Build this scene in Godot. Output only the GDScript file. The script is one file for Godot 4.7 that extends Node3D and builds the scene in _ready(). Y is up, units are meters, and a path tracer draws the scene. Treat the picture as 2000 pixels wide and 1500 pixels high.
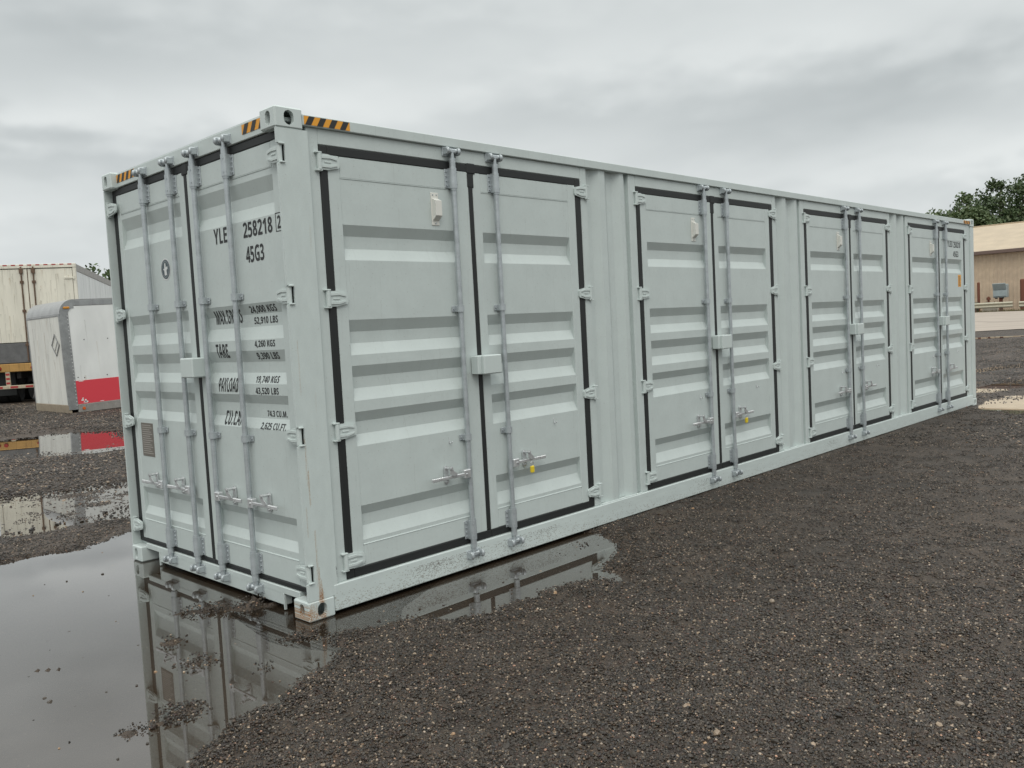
extends Node3D
# A grey shipping container with four pairs of side doors on wet gravel.
# x runs along the container's long side, z = 0 is the plane of that side, x = 0 the plane of its cargo doors.

const LEN := 12.192
const WID := 2.438
const HGT := 2.896

# ------------------------------------------------------------------ mesh builder
class MB:
	var v := PackedVector3Array()
	var n := PackedVector3Array()
	var uv := PackedVector2Array()
	var c := PackedColorArray()
	var xf := Transform3D.IDENTITY
	var use_uv := false
	var use_col := false
	var col := Color(1, 1, 1)
	var uv_mode := Vector4(1, 1, 0, 0)   # scale x, scale y, offset x, offset y (from x and y)

	func put(p: Vector3, nn: Vector3, t := Vector2.INF) -> void:
		v.append(xf * p)
		n.append((xf.basis * nn).normalized())
		if use_uv:
			uv.append(t if t != Vector2.INF else Vector2(p.x * uv_mode.x + uv_mode.z, p.y * uv_mode.y + uv_mode.w))
		if use_col:
			c.append(col)

	# corners run counter-clockwise seen from outside
	func tri(a: Vector3, b: Vector3, d: Vector3) -> void:
		var nn := (b - a).cross(d - a)
		if nn.length_squared() < 1e-16:
			return
		nn = nn.normalized()
		put(a, nn); put(d, nn); put(b, nn)

	func quad(a: Vector3, b: Vector3, d: Vector3, e: Vector3) -> void:
		tri(a, b, d); tri(a, d, e)

	func face(p: Array, centre: Vector3) -> void:   # convex, turned outward from centre
		var nn: Vector3 = (p[1] - p[0]).cross(p[2] - p[0])
		var m := Vector3.ZERO
		for q in p: m += q
		m /= p.size()
		var out := nn.dot(m - centre) >= 0
		for i in range(1, p.size() - 1):
			if out: tri(p[0], p[i], p[i + 1])
			else: tri(p[0], p[i + 1], p[i])

	func box(lo: Vector3, hi: Vector3) -> void:
		cbox(lo, hi, 0.0)

	func cbox(a: Vector3, b: Vector3, ch := 0.004) -> void:
		var lo := Vector3(minf(a.x, b.x), minf(a.y, b.y), minf(a.z, b.z))
		var hi := Vector3(maxf(a.x, b.x), maxf(a.y, b.y), maxf(a.z, b.z))
		var k := minf(ch, 0.45 * minf(hi.x - lo.x, minf(hi.y - lo.y, hi.z - lo.z)))
		var m := (lo + hi) / 2
		var h := (hi - lo) / 2
		for ax in 3:
			var e := (ax + 1) % 3
			var f := (ax + 2) % 3
			for s in [-1.0, 1.0]:
				var ps := []
				for q in [[-1, -1], [1, -1], [1, 1], [-1, 1]]:
					var p := Vector3.ZERO
					p[ax] = s * h[ax]; p[e] = q[0] * (h[e] - k); p[f] = q[1] * (h[f] - k)
					ps.append(m + p)
				face(ps, m)
				if k > 0:
					for s2 in [-1.0, 1.0]:   # the edge along f between faces ax and e
						var p1 := Vector3.ZERO; var p2 := Vector3.ZERO
						p1[ax] = s * h[ax]; p1[e] = s2 * (h[e] - k)
						p2[ax] = s * (h[ax] - k); p2[e] = s2 * h[e]
						var d := Vector3.ZERO; d[f] = h[f] - k
						face([m + p1 - d, m + p1 + d, m + p2 + d, m + p2 - d], m)
		if k > 0:
			for sx in [-1.0, 1.0]:
				for sy in [-1.0, 1.0]:
					for sz in [-1.0, 1.0]:
						face([m + Vector3(sx * h.x, sy * (h.y - k), sz * (h.z - k)), m + Vector3(sx * (h.x - k), sy * h.y, sz * (h.z - k)), m + Vector3(sx * (h.x - k), sy * (h.y - k), sz * h.z)], m)

	func tube(a: Vector3, b: Vector3, ra: float, rb := -1.0, sides := 12, caps := true) -> void:
		if rb < 0: rb = ra
		var w := (b - a).normalized()
		var s := w.cross(Vector3.UP if absf(w.y) < 0.9 else Vector3.RIGHT).normalized()
		var t := w.cross(s)
		for i in sides:
			var d0 := s * cos(TAU * i / sides) + t * sin(TAU * i / sides)
			var d1 := s * cos(TAU * (i + 1) / sides) + t * sin(TAU * (i + 1) / sides)
			var p := [a + d0 * ra, a + d1 * ra, b + d1 * rb, b + d0 * rb]
			put(p[0], d0); put(p[2], d1); put(p[1], d1)
			put(p[0], d0); put(p[3], d0); put(p[2], d1)
			if caps:
				tri(a, a + d1 * ra, a + d0 * ra)
				tri(b, b + d0 * rb, b + d1 * rb)

	func ball(m: Vector3, r: Vector3, rings := 6, sides := 10) -> void:
		for j in rings:
			for i in sides:
				var q := []
				for k in [[j, i], [j, i + 1], [j + 1, i + 1], [j + 1, i]]:
					var th: float = PI * k[0] / rings
					var ph: float = TAU * k[1] / sides
					q.append(Vector3(sin(th) * cos(ph), cos(th), sin(th) * sin(ph)))
				for k in [0, 2, 1, 0, 3, 2]:
					put(m + q[k] * r, q[k] / r)

	# polygon in x,y pushed from z0 to z1
	func prism(poly: PackedVector2Array, z0: float, z1: float) -> void:
		var p := poly
		if Geometry2D.is_polygon_clockwise(p):   # Godot's sense has y down, so this means counter-clockwise for y up, or not: fix by area
			pass
		var area := 0.0
		for i in p.size():
			area += p[i].cross(p[(i + 1) % p.size()])
		if area < 0:
			p.reverse()
		var idx := Geometry2D.triangulate_polygon(p)
		for i in range(0, idx.size(), 3):
			var a := p[idx[i]]; var b := p[idx[i + 1]]; var d := p[idx[i + 2]]
			if (b - a).cross(d - a) < 0:
				var w := b; b = d; d = w
			tri(Vector3(a.x, a.y, z1), Vector3(b.x, b.y, z1), Vector3(d.x, d.y, z1))
			tri(Vector3(a.x, a.y, z0), Vector3(d.x, d.y, z0), Vector3(b.x, b.y, z0))
		for i in p.size():
			var a := p[i]; var b := p[(i + 1) % p.size()]
			quad(Vector3(a.x, a.y, z0), Vector3(b.x, b.y, z0), Vector3(b.x, b.y, z1), Vector3(a.x, a.y, z1))

	# a rectangle on a plane with an upright oval hole and a tunnel behind it
	func holed(centre: Vector3, right: Vector3, up: Vector3, w: float, h: float, hc: Vector2, hw: float, hh: float, deep: float) -> void:
		var out := right.cross(up)
		var N := 24
		var inner := []; var outer := []
		for i in N:
			var a := TAU * i / N
			var d := Vector2(cos(a), sin(a))
			var r := hw / 2
			var y := (hh / 2 - r) * (1.0 if d.y > 0.001 else (-1.0 if d.y < -0.001 else 0.0))
			var q := hc + Vector2(d.x * r, d.y * r + y)
			inner.append(q)
			var dd := d / maxf(absf(d.x) / (w / 2), absf(d.y) / (h / 2))
			outer.append(dd)
		for k in [Vector2(1, 1), Vector2(-1, 1), Vector2(-1, -1), Vector2(1, -1)]:   # snap the nearest ones to the corners
			var cr := Vector2(k.x * w / 2, k.y * h / 2)
			var best := 0
			for i in N:
				if outer[i].distance_to(cr) < outer[best].distance_to(cr): best = i
			outer[best] = cr
		var at := func(q: Vector2) -> Vector3: return centre + right * q.x + up * q.y
		for i in N:
			var j := (i + 1) % N
			quad(at.call(inner[i]), at.call(outer[i]), at.call(outer[j]), at.call(inner[j]))
			quad(at.call(inner[j]) - out * deep, at.call(inner[i]) - out * deep, at.call(inner[i]), at.call(inner[j]))

	func mesh() -> ArrayMesh:
		var a := []
		a.resize(Mesh.ARRAY_MAX)
		a[Mesh.ARRAY_VERTEX] = v
		a[Mesh.ARRAY_NORMAL] = n
		if use_uv: a[Mesh.ARRAY_TEX_UV] = uv
		if use_col: a[Mesh.ARRAY_COLOR] = c
		var m := ArrayMesh.new()
		m.add_surface_from_arrays(Mesh.PRIMITIVE_TRIANGLES, a)
		return m

# ------------------------------------------------------------------ helpers
var M := {}
var rng := RandomNumberGenerator.new()

func V(x: float, y: float, z: float) -> Vector3:
	return Vector3(x, y, z)

func lin(r: float, g: float, b: float) -> Color:
	return Color(r, g, b).linear_to_srgb()

func mat(called: String, col: Color, rough: float, metal := 0.0) -> StandardMaterial3D:
	var m := StandardMaterial3D.new()
	m.resource_name = called
	m.albedo_color = col
	m.roughness = rough
	m.metallic = metal
	M[called] = m
	return m

func obj(called: String, b: MB, m: Material, parent: Node) -> MeshInstance3D:
	var o := MeshInstance3D.new()
	o.name = called
	o.mesh = b.mesh()
	o.mesh.surface_set_material(0, m)
	parent.add_child(o, true)
	return o

func use(called: String, mesh: Mesh, parent: Node, xf := Transform3D.IDENTITY) -> MeshInstance3D:
	var o := MeshInstance3D.new()
	o.name = called
	o.mesh = mesh
	o.transform = xf
	parent.add_child(o, true)
	return o

func made(b: MB, m: Material) -> Mesh:
	var k := b.mesh()
	k.surface_set_material(0, m)
	return k

func thing(called: String, label: String, category: String, at := Vector3.ZERO, group := "") -> Node3D:
	var o := Node3D.new()
	o.name = called
	add_child(o, true)
	o.position = at
	tag(o, label, category, group)
	return o

func tag(o: Node, label: String, category: String, group := "") -> void:
	o.set_meta("label", label)
	o.set_meta("category", category)
	if group != "": o.set_meta("group", group)

func structure(o: Node, label := "") -> void:
	o.set_meta("kind", "structure")
	if label != "": o.set_meta("label", label)

func stuff(o: Node, label: String, category: String) -> void:
	o.set_meta("kind", "stuff")
	o.set_meta("label", label)
	o.set_meta("category", category)

func noise(sd: int, freq: float, octaves := 4) -> FastNoiseLite:
	var f := FastNoiseLite.new()
	f.seed = sd
	f.noise_type = FastNoiseLite.TYPE_SIMPLEX_SMOOTH
	f.frequency = freq
	f.fractal_type = FastNoiseLite.FRACTAL_FBM
	f.fractal_octaves = octaves
	return f

func tex(im: Image) -> ImageTexture:
	im.generate_mipmaps()
	return ImageTexture.create_from_image(im)

func triplanar(m: StandardMaterial3D, metres: float, world := false) -> void:
	m.uv1_triplanar = true
	m.uv1_world_triplanar = world
	m.uv1_scale = Vector3.ONE / metres

# ------------------------------------------------------------------ textures
func grime_image(size: int, sd: int, streaks: int, specks: int, base_low: float, grime: Color) -> Image:
	# painted sheet metal: faint mottling, run marks, specks of dirt
	var r := RandomNumberGenerator.new()
	r.seed = sd
	var f := noise(sd, 0.012, 5)
	var a := f.get_seamless_image(size, size)
	f.frequency = 0.09
	var b := f.get_seamless_image(size, size)
	var im := Image.create(size, size, false, Image.FORMAT_RGB8)
	for y in size:
		for x in size:
			var k := base_low + (1.0 - base_low) * (0.65 * a.get_pixel(x, y).r + 0.35 * b.get_pixel(x, y).r)
			im.set_pixel(x, y, Color(k, k, k))
	for i in streaks:
		var x := r.randi() % size
		var y := r.randi() % size
		var l := r.randi_range(size / 16, size / 4)
		var s := r.randf_range(0.04, 0.2)
		for j in l:
			if r.randf() < 0.12:
				x = (x + r.randi_range(-1, 1) + size) % size
			var yy := (y + j) % size
			var t := s * (1.0 - float(j) / l) * r.randf_range(0.5, 1.0)
			im.set_pixel(x, yy, im.get_pixel(x, yy).lerp(grime, t))
	for i in specks:
		var x := r.randi() % size
		var y := r.randi() % size
		im.set_pixel(x, y, im.get_pixel(x, y).lerp(grime, r.randf_range(0.15, 0.6)))
	return im

func bumps_image(size: int, freq: float, sd: int, strength: float) -> Image:
	var f := noise(sd, freq, 4)
	var a := f.get_seamless_image(size, size)
	a.convert(Image.FORMAT_RGBA8)
	a.bump_map_to_normal_map(strength)
	return a

func gravel_image(size: int) -> Image:
	# grains of crushed stone in mud, seen from above
	var im := Image.create(size, size, false, Image.FORMAT_RGB8)
	var f := noise(31, 0.02, 5).get_seamless_image(size, size)
	var g := noise(32, 0.16, 3).get_seamless_image(size, size)
	for y in size:
		for x in size:
			var k := 0.22 + 0.16 * f.get_pixel(x, y).r + 0.12 * g.get_pixel(x, y).r
			im.set_pixel(x, y, Color(k * 1.03, k * 0.97, k * 0.92))
	var r := RandomNumberGenerator.new()
	r.seed = 33
	for i in size * size / 14:
		var x := r.randi() % size
		var y := r.randi() % size
		var w := 1 + int(r.randf() * r.randf() * 4.5)
		var k := r.randf_range(0.1, 0.42) if r.randf() < 0.84 else r.randf_range(0.4, 0.72)
		var q := Color(k * r.randf_range(0.98, 1.1), k, k * r.randf_range(0.82, 1.0))
		for dy in w:
			for dx in w + r.randi() % 2:
				if (dx == 0 or dx == w - 1) and (dy == 0 or dy == w - 1) and w > 2: continue
				im.set_pixel((x + dx) % size, (y + dy) % size, q)
	return im

func rust_image() -> Image:
	# the near corner post and its bottom fitting, 0.3 m wide and 2.9 m high: grey paint with scratches and runs of rust
	var w := 192; var h := 1856
	var im := Image.create(w, h, false, Image.FORMAT_RGB8)
	var paint := Color(0.758, 0.797, 0.788)
	var f := noise(51, 0.02, 5)
	var g := noise(52, 0.12, 3)
	for y in h:
		for x in w:
			var k := 1.0 + 0.025 * f.get_noise_2d(x, y * 0.4) + 0.015 * g.get_noise_2d(x, y)
			im.set_pixel(x, y, paint * k)
	var r := RandomNumberGenerator.new()
	r.seed = 53
	var rust := [Color(0.55, 0.31, 0.15), Color(0.38, 0.19, 0.09), Color(0.68, 0.46, 0.25)]
	# [x in m, top, bottom, strength]
	for s in [[0.05, 1.05, 0.78, 0.55], [0.06, 0.86, 0.66, 0.7], [0.045, 1.6, 1.3, 0.25], [0.075, 0.52, 0.2, 0.6], [0.085, 0.3, 0.12, 0.9], [0.095, 0.22, 0.1, 0.9], [0.1, 0.17, 0.09, 0.9], [0.08, 0.17, 0.09, 0.8], [0.03, 0.66, 0.5, 0.35], [0.18, 2.25, 2.1, 0.2], [0.14, 1.3, 1.2, 0.15],
			[0.01, 0.09, 0.0, 0.8], [0.02, 0.1, 0.0, 0.7], [0.035, 0.11, 0.02, 0.55], [0.05, 0.1, 0.0, 0.5], [0.09, 0.05, 0.0, 0.8], [0.1, 0.05, 0.0, 0.8], [0.075, 0.06, 0.0, 0.7]]:
		for rep in 5:
			var x: float = s[0] / 0.3 * w + r.randf_range(-2.2, 2.2)
			var y0 := int((2.9 - s[1]) / 2.9 * h) + r.randi_range(-8, 8)
			var y1 := int((2.9 - s[2]) / 2.9 * h) + r.randi_range(-8, 8)
			for y in range(maxi(0, y0), mini(h, y1)):
				x += r.randf_range(-0.35, 0.35)
				var xi := clampi(int(x), 0, w - 2)
				var t: float = s[3] * r.randf_range(0.1, 0.8) * (0.5 + 0.5 * g.get_noise_2d(xi * 2, y * 0.7))
				var q: Color = rust[r.randi() % 3]
				im.set_pixel(xi, y, im.get_pixel(xi, y).lerp(q, t))
				im.set_pixel(xi + 1, y, im.get_pixel(xi + 1, y).lerp(q, t * 0.5))
	for s in [[0.02, 0.05, 0.03, 0.05], [0.05, 0.03, 0.035, 0.03], [0.092, 0.1, 0.022, 0.05], [0.09, 0.14, 0.014, 0.05], [0.1, 0.02, 0.03, 0.03], [0.004, 0.03, 0.014, 0.05]]:
		for i in 900:   # blooms of rust round the fitting's holes
			var px: float = (s[0] + r.randfn(0, 0.5) * s[2]) / 0.3 * w
			var py: float = (2.9 - s[1] - r.randfn(0, 0.5) * s[3]) / 2.9 * h
			var xi := clampi(int(px), 0, w - 1); var yi := clampi(int(py), 0, h - 1)
			if g.get_noise_2d(xi * 1.5, yi * 1.0) > -0.12:
				im.set_pixel(xi, yi, im.get_pixel(xi, yi).lerp(rust[r.randi() % 3], r.randf_range(0.2, 0.75)))
	for i in 60:   # chips
		var x := r.randi() % w
		var y := r.randi() % h
		im.set_pixel(x, y, Color(0.3, 0.22, 0.17))
	for p in [[0.205, 0.24], [0.208, 0.2], [0.21, 0.17], [0.203, 0.27]]:   # dark scuffs beside the lowest hinge
		for i in 40:
			var x := int(p[0] / 0.3 * w + r.randfn(0, 1.2))
			var y := int((2.9 - p[1]) / 2.9 * h + r.randfn(0, 6))
			if x >= 0 and x < w and y >= 0 and y < h: im.set_pixel(x, y, Color(0.16, 0.15, 0.15))
	return im

func splash_image() -> Image:
	# bottom rail: 12.2 x 0.2 m, mud thrown up by rain
	var w := 2048; var h := 64
	var im := Image.create(w, h, false, Image.FORMAT_RGB8)
	var paint := Color(0.758, 0.797, 0.788)
	var f := noise(61, 0.02, 4)
	for y in h:
		for x in w:
			im.set_pixel(x, y, paint * (1.0 + 0.03 * f.get_noise_2d(x, y * 3)))
	var r := RandomNumberGenerator.new()
	r.seed = 62
	for i in 5200:
		var x := int(w * pow(r.randf(), 1.5))
		var y := h - 1 - int(absf(r.randfn(0, 18)))
		if y < 0: continue
		im.set_pixel(x, y, im.get_pixel(x, y).lerp(Color(0.36, 0.31, 0.26), r.randf_range(0.15, 0.7)))
	for spot in [[0.9, 260], [1.05, 170], [1.28, 160], [1.68, 200], [2.0, 220], [4.2, 160], [6.9, 200]]:
		for i in spot[1]:
			var x := int(spot[0] / LEN * w + r.randfn(0, 16))
			var y := int(h * 0.3 + absf(r.randfn(0, 15)))
			if x < 0 or x >= w or y >= h: continue
			im.set_pixel(x, y, im.get_pixel(x, y).lerp(Color(0.25, 0.22, 0.2), r.randf_range(0.2, 0.8)))
	return im

func trailer_image(sd: int, dirt: float) -> Image:
	# weathered white panel: rusty and sooty run marks
	var w := 384; var h := 384
	var r := RandomNumberGenerator.new()
	r.seed = sd
	var im := Image.create(w, h, false, Image.FORMAT_RGB8)
	var f := noise(sd, 0.012, 5)
	for y in h:
		for x in w:
			var k := 0.94 + 0.06 * f.get_noise_2d(x, y * 0.35)
			im.set_pixel(x, y, Color(k, k, k * 0.985))
	for i in int(130 * dirt):
		var x := r.randf() * w
		var y0 := r.randi() % h
		var l := r.randi_range(20, 190)
		var q := Color(0.36, 0.34, 0.3) if r.randf() < 0.7 else Color(0.5, 0.36, 0.2)
		var s := r.randf_range(0.05, 0.33)
		var wide := r.randi_range(1, 6)
		for j in l:
			x += r.randf_range(-0.3, 0.3)
			for k in wide:
				var xi := posmod(int(x) + k, w)
				var yy := (y0 + j) % h
				im.set_pixel(xi, yy, im.get_pixel(xi, yy).lerp(q, s * r.randf_range(0.3, 1.0) * (1.0 - float(j) / l)))
	return im

func sky_image() -> Image:
	# an overcast: grey layered cloud, lighter where the layer is thin, brightest overhead as overcast skies are
	var w := 2048; var h := 1024
	var im := Image.create(w, h, false, Image.FORMAT_RGBF)
	var f1 := noise(71, 0.55, 5)
	var f2 := noise(72, 1.5, 5)
	var f3 := noise(73, 0.25, 3)
	# [azimuth, elevation, width, height, amount]: the larger banks and gaps of cloud
	var banks := [[18.0, 17.5, 12.0, 4.0, -0.13], [28.0, 14.4, 12.0, 1.7, 0.13], [19.0, 13.2, 4.0, 1.3, 0.13], [24.0, 11.4, 6.5, 1.4, -0.10], [15.5, 11.4, 6.0, 1.7, -0.07], [18.0, 9.3, 7.0, 1.5, 0.05], [19.0, 7.0, 9.0, 1.6, -0.01],
		[49.0, 12.9, 11.0, 1.6, -0.09], [71.0, 12.5, 8.0, 2.2, -0.15], [62.0, 11.3, 7.0, 1.5, -0.06], [67.0, 15.8, 6.0, 1.3, 0.06], [75.5, 7.6, 2.8, 1.3, 0.14], [69.0, 8.2, 5.0, 1.5, 0.06], [55.0, 16.6, 12.0, 1.2, 0.05], [39.0, 19.0, 9.0, 2.0, -0.04], [72.0, 9.6, 3.0, 0.7, 0.03],
		[-40.0, 14.0, 20.0, 4.0, -0.1], [-100.0, 12.0, 25.0, 3.0, 0.08], [150.0, 15.0, 25.0, 4.0, -0.1], [110.0, 9.0, 18.0, 3.0, 0.06], [-160.0, 20.0, 25.0, 6.0, -0.08]]
	for y in h:
		var el := (0.5 - (y + 0.5) / h) * PI
		var low := maxf(el, 0.0)
		var eld := rad_to_deg(low)
		for x in w:
			if el < -0.05:
				im.set_pixel(x, y, Color(0.3, 0.3, 0.3))
				continue
			var az := wrapf((x + 0.5) / w * TAU, -PI, PI)   # column 0 lies towards -z
			var d := Vector3(sin(az) * cos(low), sin(low), -cos(az) * cos(low))
			var p := d / (d.y + 0.16)
			var warp := f3.get_noise_3d(p.x, p.z, 3.0)
			var a := f1.get_noise_3d(p.x + warp * 0.8, p.z + warp * 0.5, 0.0)
			var b := f2.get_noise_3d(p.x + warp * 0.6, p.z, 5.0 + a)
			var puff := f2.get_noise_3d(d.x * 7.0, d.y * 20.0, d.z * 7.0)
			var k := 0.0
			if eld < 40.0:
				var azd := rad_to_deg(az) + puff * 5.0
				var ed := eld + b * 0.9 + puff * 1.5
				for q in banks:
					var u: float = (azd - q[0]) / q[2]
					if u > 2.2 or u < -2.2: continue
					var t: float = (ed - q[1]) / q[3]
					if t > 2.2 or t < -2.2: continue
					k += q[4] * exp(-(u * u + t * t))
			var L := 0.705 + 1.25 * smoothstep(0.28, 1.35, low) + 0.085 * a + 0.045 * b + 0.04 * puff + 0.85 * k
			L = maxf(L, 0.35)
			var thin := clampf((L - 0.5) * 2.0, 0.0, 1.0)
			im.set_pixel(x, y, Color(L * lerpf(0.925, 0.975, thin), L * 1.0, L * lerpf(1.02, 0.985, thin)))
	return im

# ------------------------------------------------------------------ terrain
var n_broad := noise(11, 0.55, 3)
var n_mid := noise(12, 2.6, 3)
var n_fine := noise(13, 12.0, 3)
var n_bare := noise(19, 0.7, 4)
var n_shore := noise(14, 1.1, 5)
var shoals := [[Vector2(-0.36, -0.84), Vector2(-0.05, -0.56), 0.06, 0.052], [Vector2(-0.05, -0.56), Vector2(0.14, -0.48), 0.05, 0.05], [Vector2(-1.22, 0.56), Vector2(-1.0, 0.53), 0.08, 0.05], [Vector2(-0.7, 0.03), Vector2(-0.6, 0.0), 0.045, 0.046], [Vector2(-1.26, -0.57), Vector2(-1.18, -0.5), 0.028, 0.056],
	[Vector2(-0.66, -0.4), Vector2(-0.58, -0.36), 0.05, 0.05], [Vector2(-0.22, 0.1), Vector2(-0.1, 0.14), 0.06, 0.042], [Vector2(-0.55, 0.38), Vector2(-0.42, 0.3), 0.06, 0.04]]
# water: [level, depth, shore width, outline]
var pools := []

func setup_pools() -> void:
	var A := [[-0.75, -3.42], [-0.16, -3.2], [0.15, -3.46], [0.42, -3.44], [1.5, -2.7], [1.2, -1.2], [0.9, -0.3], [0.3, -0.02], [0.06, 0.26], [-0.26, 0.54], [-0.66, 0.88], [-0.98, 0.84], [-1.16, 0.98], [-1.3, 1.45], [-1.7, 2.0], [-2.6, 2.3], [-5.5, 0.2], [-5.0, -3.2], [-2.4, -3.9]]
	var B := [[0.1, -0.5], [2.3, -0.4], [2.6, 0.14], [2.3, 0.6], [1.75, 0.95], [1.15, 0.82], [0.75, 0.74], [0.46, 0.58], [0.14, 0.42], [0.0, 0.1]]
	var C := [[-3.0, -4.35], [0.4, -4.0], [1.6, -4.1], [2.8, -5.4], [2.0, -6.3], [0.3, -7.0], [-3.0, -7.0]]
	var D := [[1.3, -10.7], [2.5, -9.7], [3.7, -11.0], [4.4, -12.6], [3.4, -14.3], [1.6, -14.4], [-0.6, -13.0], [-0.2, -11.0]]
	var E := [[2.0, -16.6], [3.2, -16.9], [4.25, -19.4], [4.9, -23.0], [2.6, -23.4], [1.0, -19.0]]
	var F := [[11.4, 0.22], [12.3, -0.1], [13.5, -0.05], [15.0, 0.9], [13.0, 1.5], [11.0, 1.15], [11.0, 0.75]]
	var G := [[13.6, -1.1], [15.2, -1.05], [18.5, -0.4], [20.0, 0.6], [16.5, 0.2], [14.4, -0.3]]
	var H := [[18.2, -2.5], [20.0, -2.4], [23.0, -1.6], [22.0, -1.2], [19.4, -1.7]]
	var I := [[35.5, -8.2], [38.0, -6.9], [41.0, -4.2], [39.8, -3.6], [36.5, -6.0], [34.5, -7.6]]
	for q in [[0.0, 0.055, 0.45, A, "muddy"], [0.0, 0.032, 0.3, B, "muddy"], [0.0, 0.027, 0.5, C, "muddy"], [0.0, 0.04, 0.8, D, "muddy"], [0.0, 0.05, 0.7, E, "muddy"], [0.0, 0.05, 0.5, F, "tan"], [0.0, 0.035, 0.5, G, "muddy"], [0.0, 0.03, 0.4, H, "muddy"], [0.0, 0.04, 0.4, I, "muddy"]]:
		var poly := PackedVector2Array()
		var mid := Vector2.ZERO
		for p in q[3]:
			poly.append(Vector2(p[0], p[1]))
			mid += Vector2(p[0], p[1])
		mid /= poly.size()
		var r := Rect2(poly[0], Vector2.ZERO)
		for p in poly: r = r.expand(p)
		pools.append({"level": rise(mid.x, mid.y) - 0.002, "depth": q[1], "shore": q[2], "poly": poly, "rect": r.grow(q[2]), "kind": q[4]})

func rise(x: float, z: float) -> float:
	return 0.10 * smoothstep(8.0, 18.0, -z) + 0.62 * smoothstep(24.0, 72.0, x)

func inside(poly: PackedVector2Array, p: Vector2) -> float:   # metres inside (+) or outside (-)
	var d := 1e9
	var hit := false
	var j := poly.size() - 1
	for i in poly.size():
		var a := poly[i]; var b := poly[j]
		var e := b - a
		var w := p - a
		d = minf(d, (w - e * clampf(w.dot(e) / e.length_squared(), 0.0, 1.0)).length_squared())
		if (a.y > p.y) != (b.y > p.y) and p.x < (b.x - a.x) * (p.y - a.y) / (b.y - a.y) + a.x:
			hit = not hit
		j = i
	return sqrt(d) if hit else -sqrt(d)

func ground_y(x: float, z: float) -> float:
	var h := rise(x, z) + 0.018 + 0.009 * n_broad.get_noise_2d(x, z) + 0.009 * n_mid.get_noise_2d(x, z)
	if absf(x) < 16.0 and absf(z) < 16.0:
		h += 0.007 * n_fine.get_noise_2d(x, z)
	var p := Vector2(x, z)
	for q in pools:
		if q.rect.has_point(p):
			var t: float = clampf((inside(q.poly, p) + 0.22 * n_shore.get_noise_2d(x, z)) / q.shore + 0.35, 0.0, 1.0)
			h -= q.depth * t * t * (3.0 - 2.0 * t)
	if x > -1.8 and x < 0.7 and z > -1.6 and z < 1.1:   # shoals of gravel that break the water by the cargo doors
		for q in shoals:
			var d: float = Geometry2D.get_closest_point_to_segment(p, q[0], q[1]).distance_to(p) / q[2]
			if d < 2.2: h += q[3] * exp(-d * d) * (0.85 + 0.7 * n_fine.get_noise_2d(x * 0.7, z * 0.7))
	return h

func spread(fine_lo: float, fine_hi: float, step: float, lo: float, hi: float, grow: float) -> PackedFloat32Array:
	var a := PackedFloat32Array()
	var left := []
	var s := step
	var x := fine_lo
	while x > lo:
		s *= grow
		x -= s
		left.append(x)
	left.reverse()
	for q in left: a.append(q)
	x = fine_lo
	while x < fine_hi:
		a.append(x)
		x += step
	s = step
	while x < hi:
		a.append(x)
		s *= grow
		x += s
	a.append(x)
	return a

func build_ground() -> void:
	var xs := spread(-3.6, 5.0, 0.038, -260.0, 420.0, 1.034)
	var zs := spread(-7.6, 3.8, 0.038, -420.0, 200.0, 1.034)
	var nx := xs.size(); var nz := zs.size()
	var v := PackedVector3Array(); var n := PackedVector3Array(); var c := PackedColorArray(); var idx := PackedInt32Array()
	v.resize(nx * nz); n.resize(nx * nz); c.resize(nx * nz)
	var tint := noise(15, 0.35, 4)
	var tint2 := noise(16, 0.05, 3)
	var tint3 := noise(18, 2.2, 4)
	for j in nz:
		for i in nx:
			var x := xs[i]; var z := zs[j]
			v[j * nx + i] = Vector3(x, ground_y(x, z), z)
			var t := 0.62 + 0.22 * tint.get_noise_2d(x, z * 1.6) + 0.22 * tint2.get_noise_2d(x, z * 2.0) + 0.3 * tint3.get_noise_2d(x, z)
			t = clampf(t, 0.3, 0.97)
			c[j * nx + i] = Color(t, t * (0.985 + 0.03 * tint2.get_noise_2d(z, x)), t * (0.97 + 0.06 * tint2.get_noise_2d(z + 50, x)))
	for j in nz:
		for i in nx:
			var i0 := maxi(i - 1, 0); var i1 := mini(i + 1, nx - 1)
			var j0 := maxi(j - 1, 0); var j1 := mini(j + 1, nz - 1)
			var dx := v[j * nx + i1] - v[j * nx + i0]
			var dz := v[j1 * nx + i] - v[j0 * nx + i]
			n[j * nx + i] = dz.cross(dx).normalized()
			if i + 1 < nx and j + 1 < nz:
				var a := j * nx + i
				idx.append_array([a, a + 1, a + nx, a + 1, a + nx + 1, a + nx])
	var arr := []
	arr.resize(Mesh.ARRAY_MAX)
	arr[Mesh.ARRAY_VERTEX] = v; arr[Mesh.ARRAY_NORMAL] = n; arr[Mesh.ARRAY_COLOR] = c; arr[Mesh.ARRAY_INDEX] = idx
	var m := ArrayMesh.new()
	m.add_surface_from_arrays(Mesh.PRIMITIVE_TRIANGLES, arr)
	m.surface_set_material(0, M.ground)
	structure(use("ground", m, self), "wet dark gravel yard")

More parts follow.
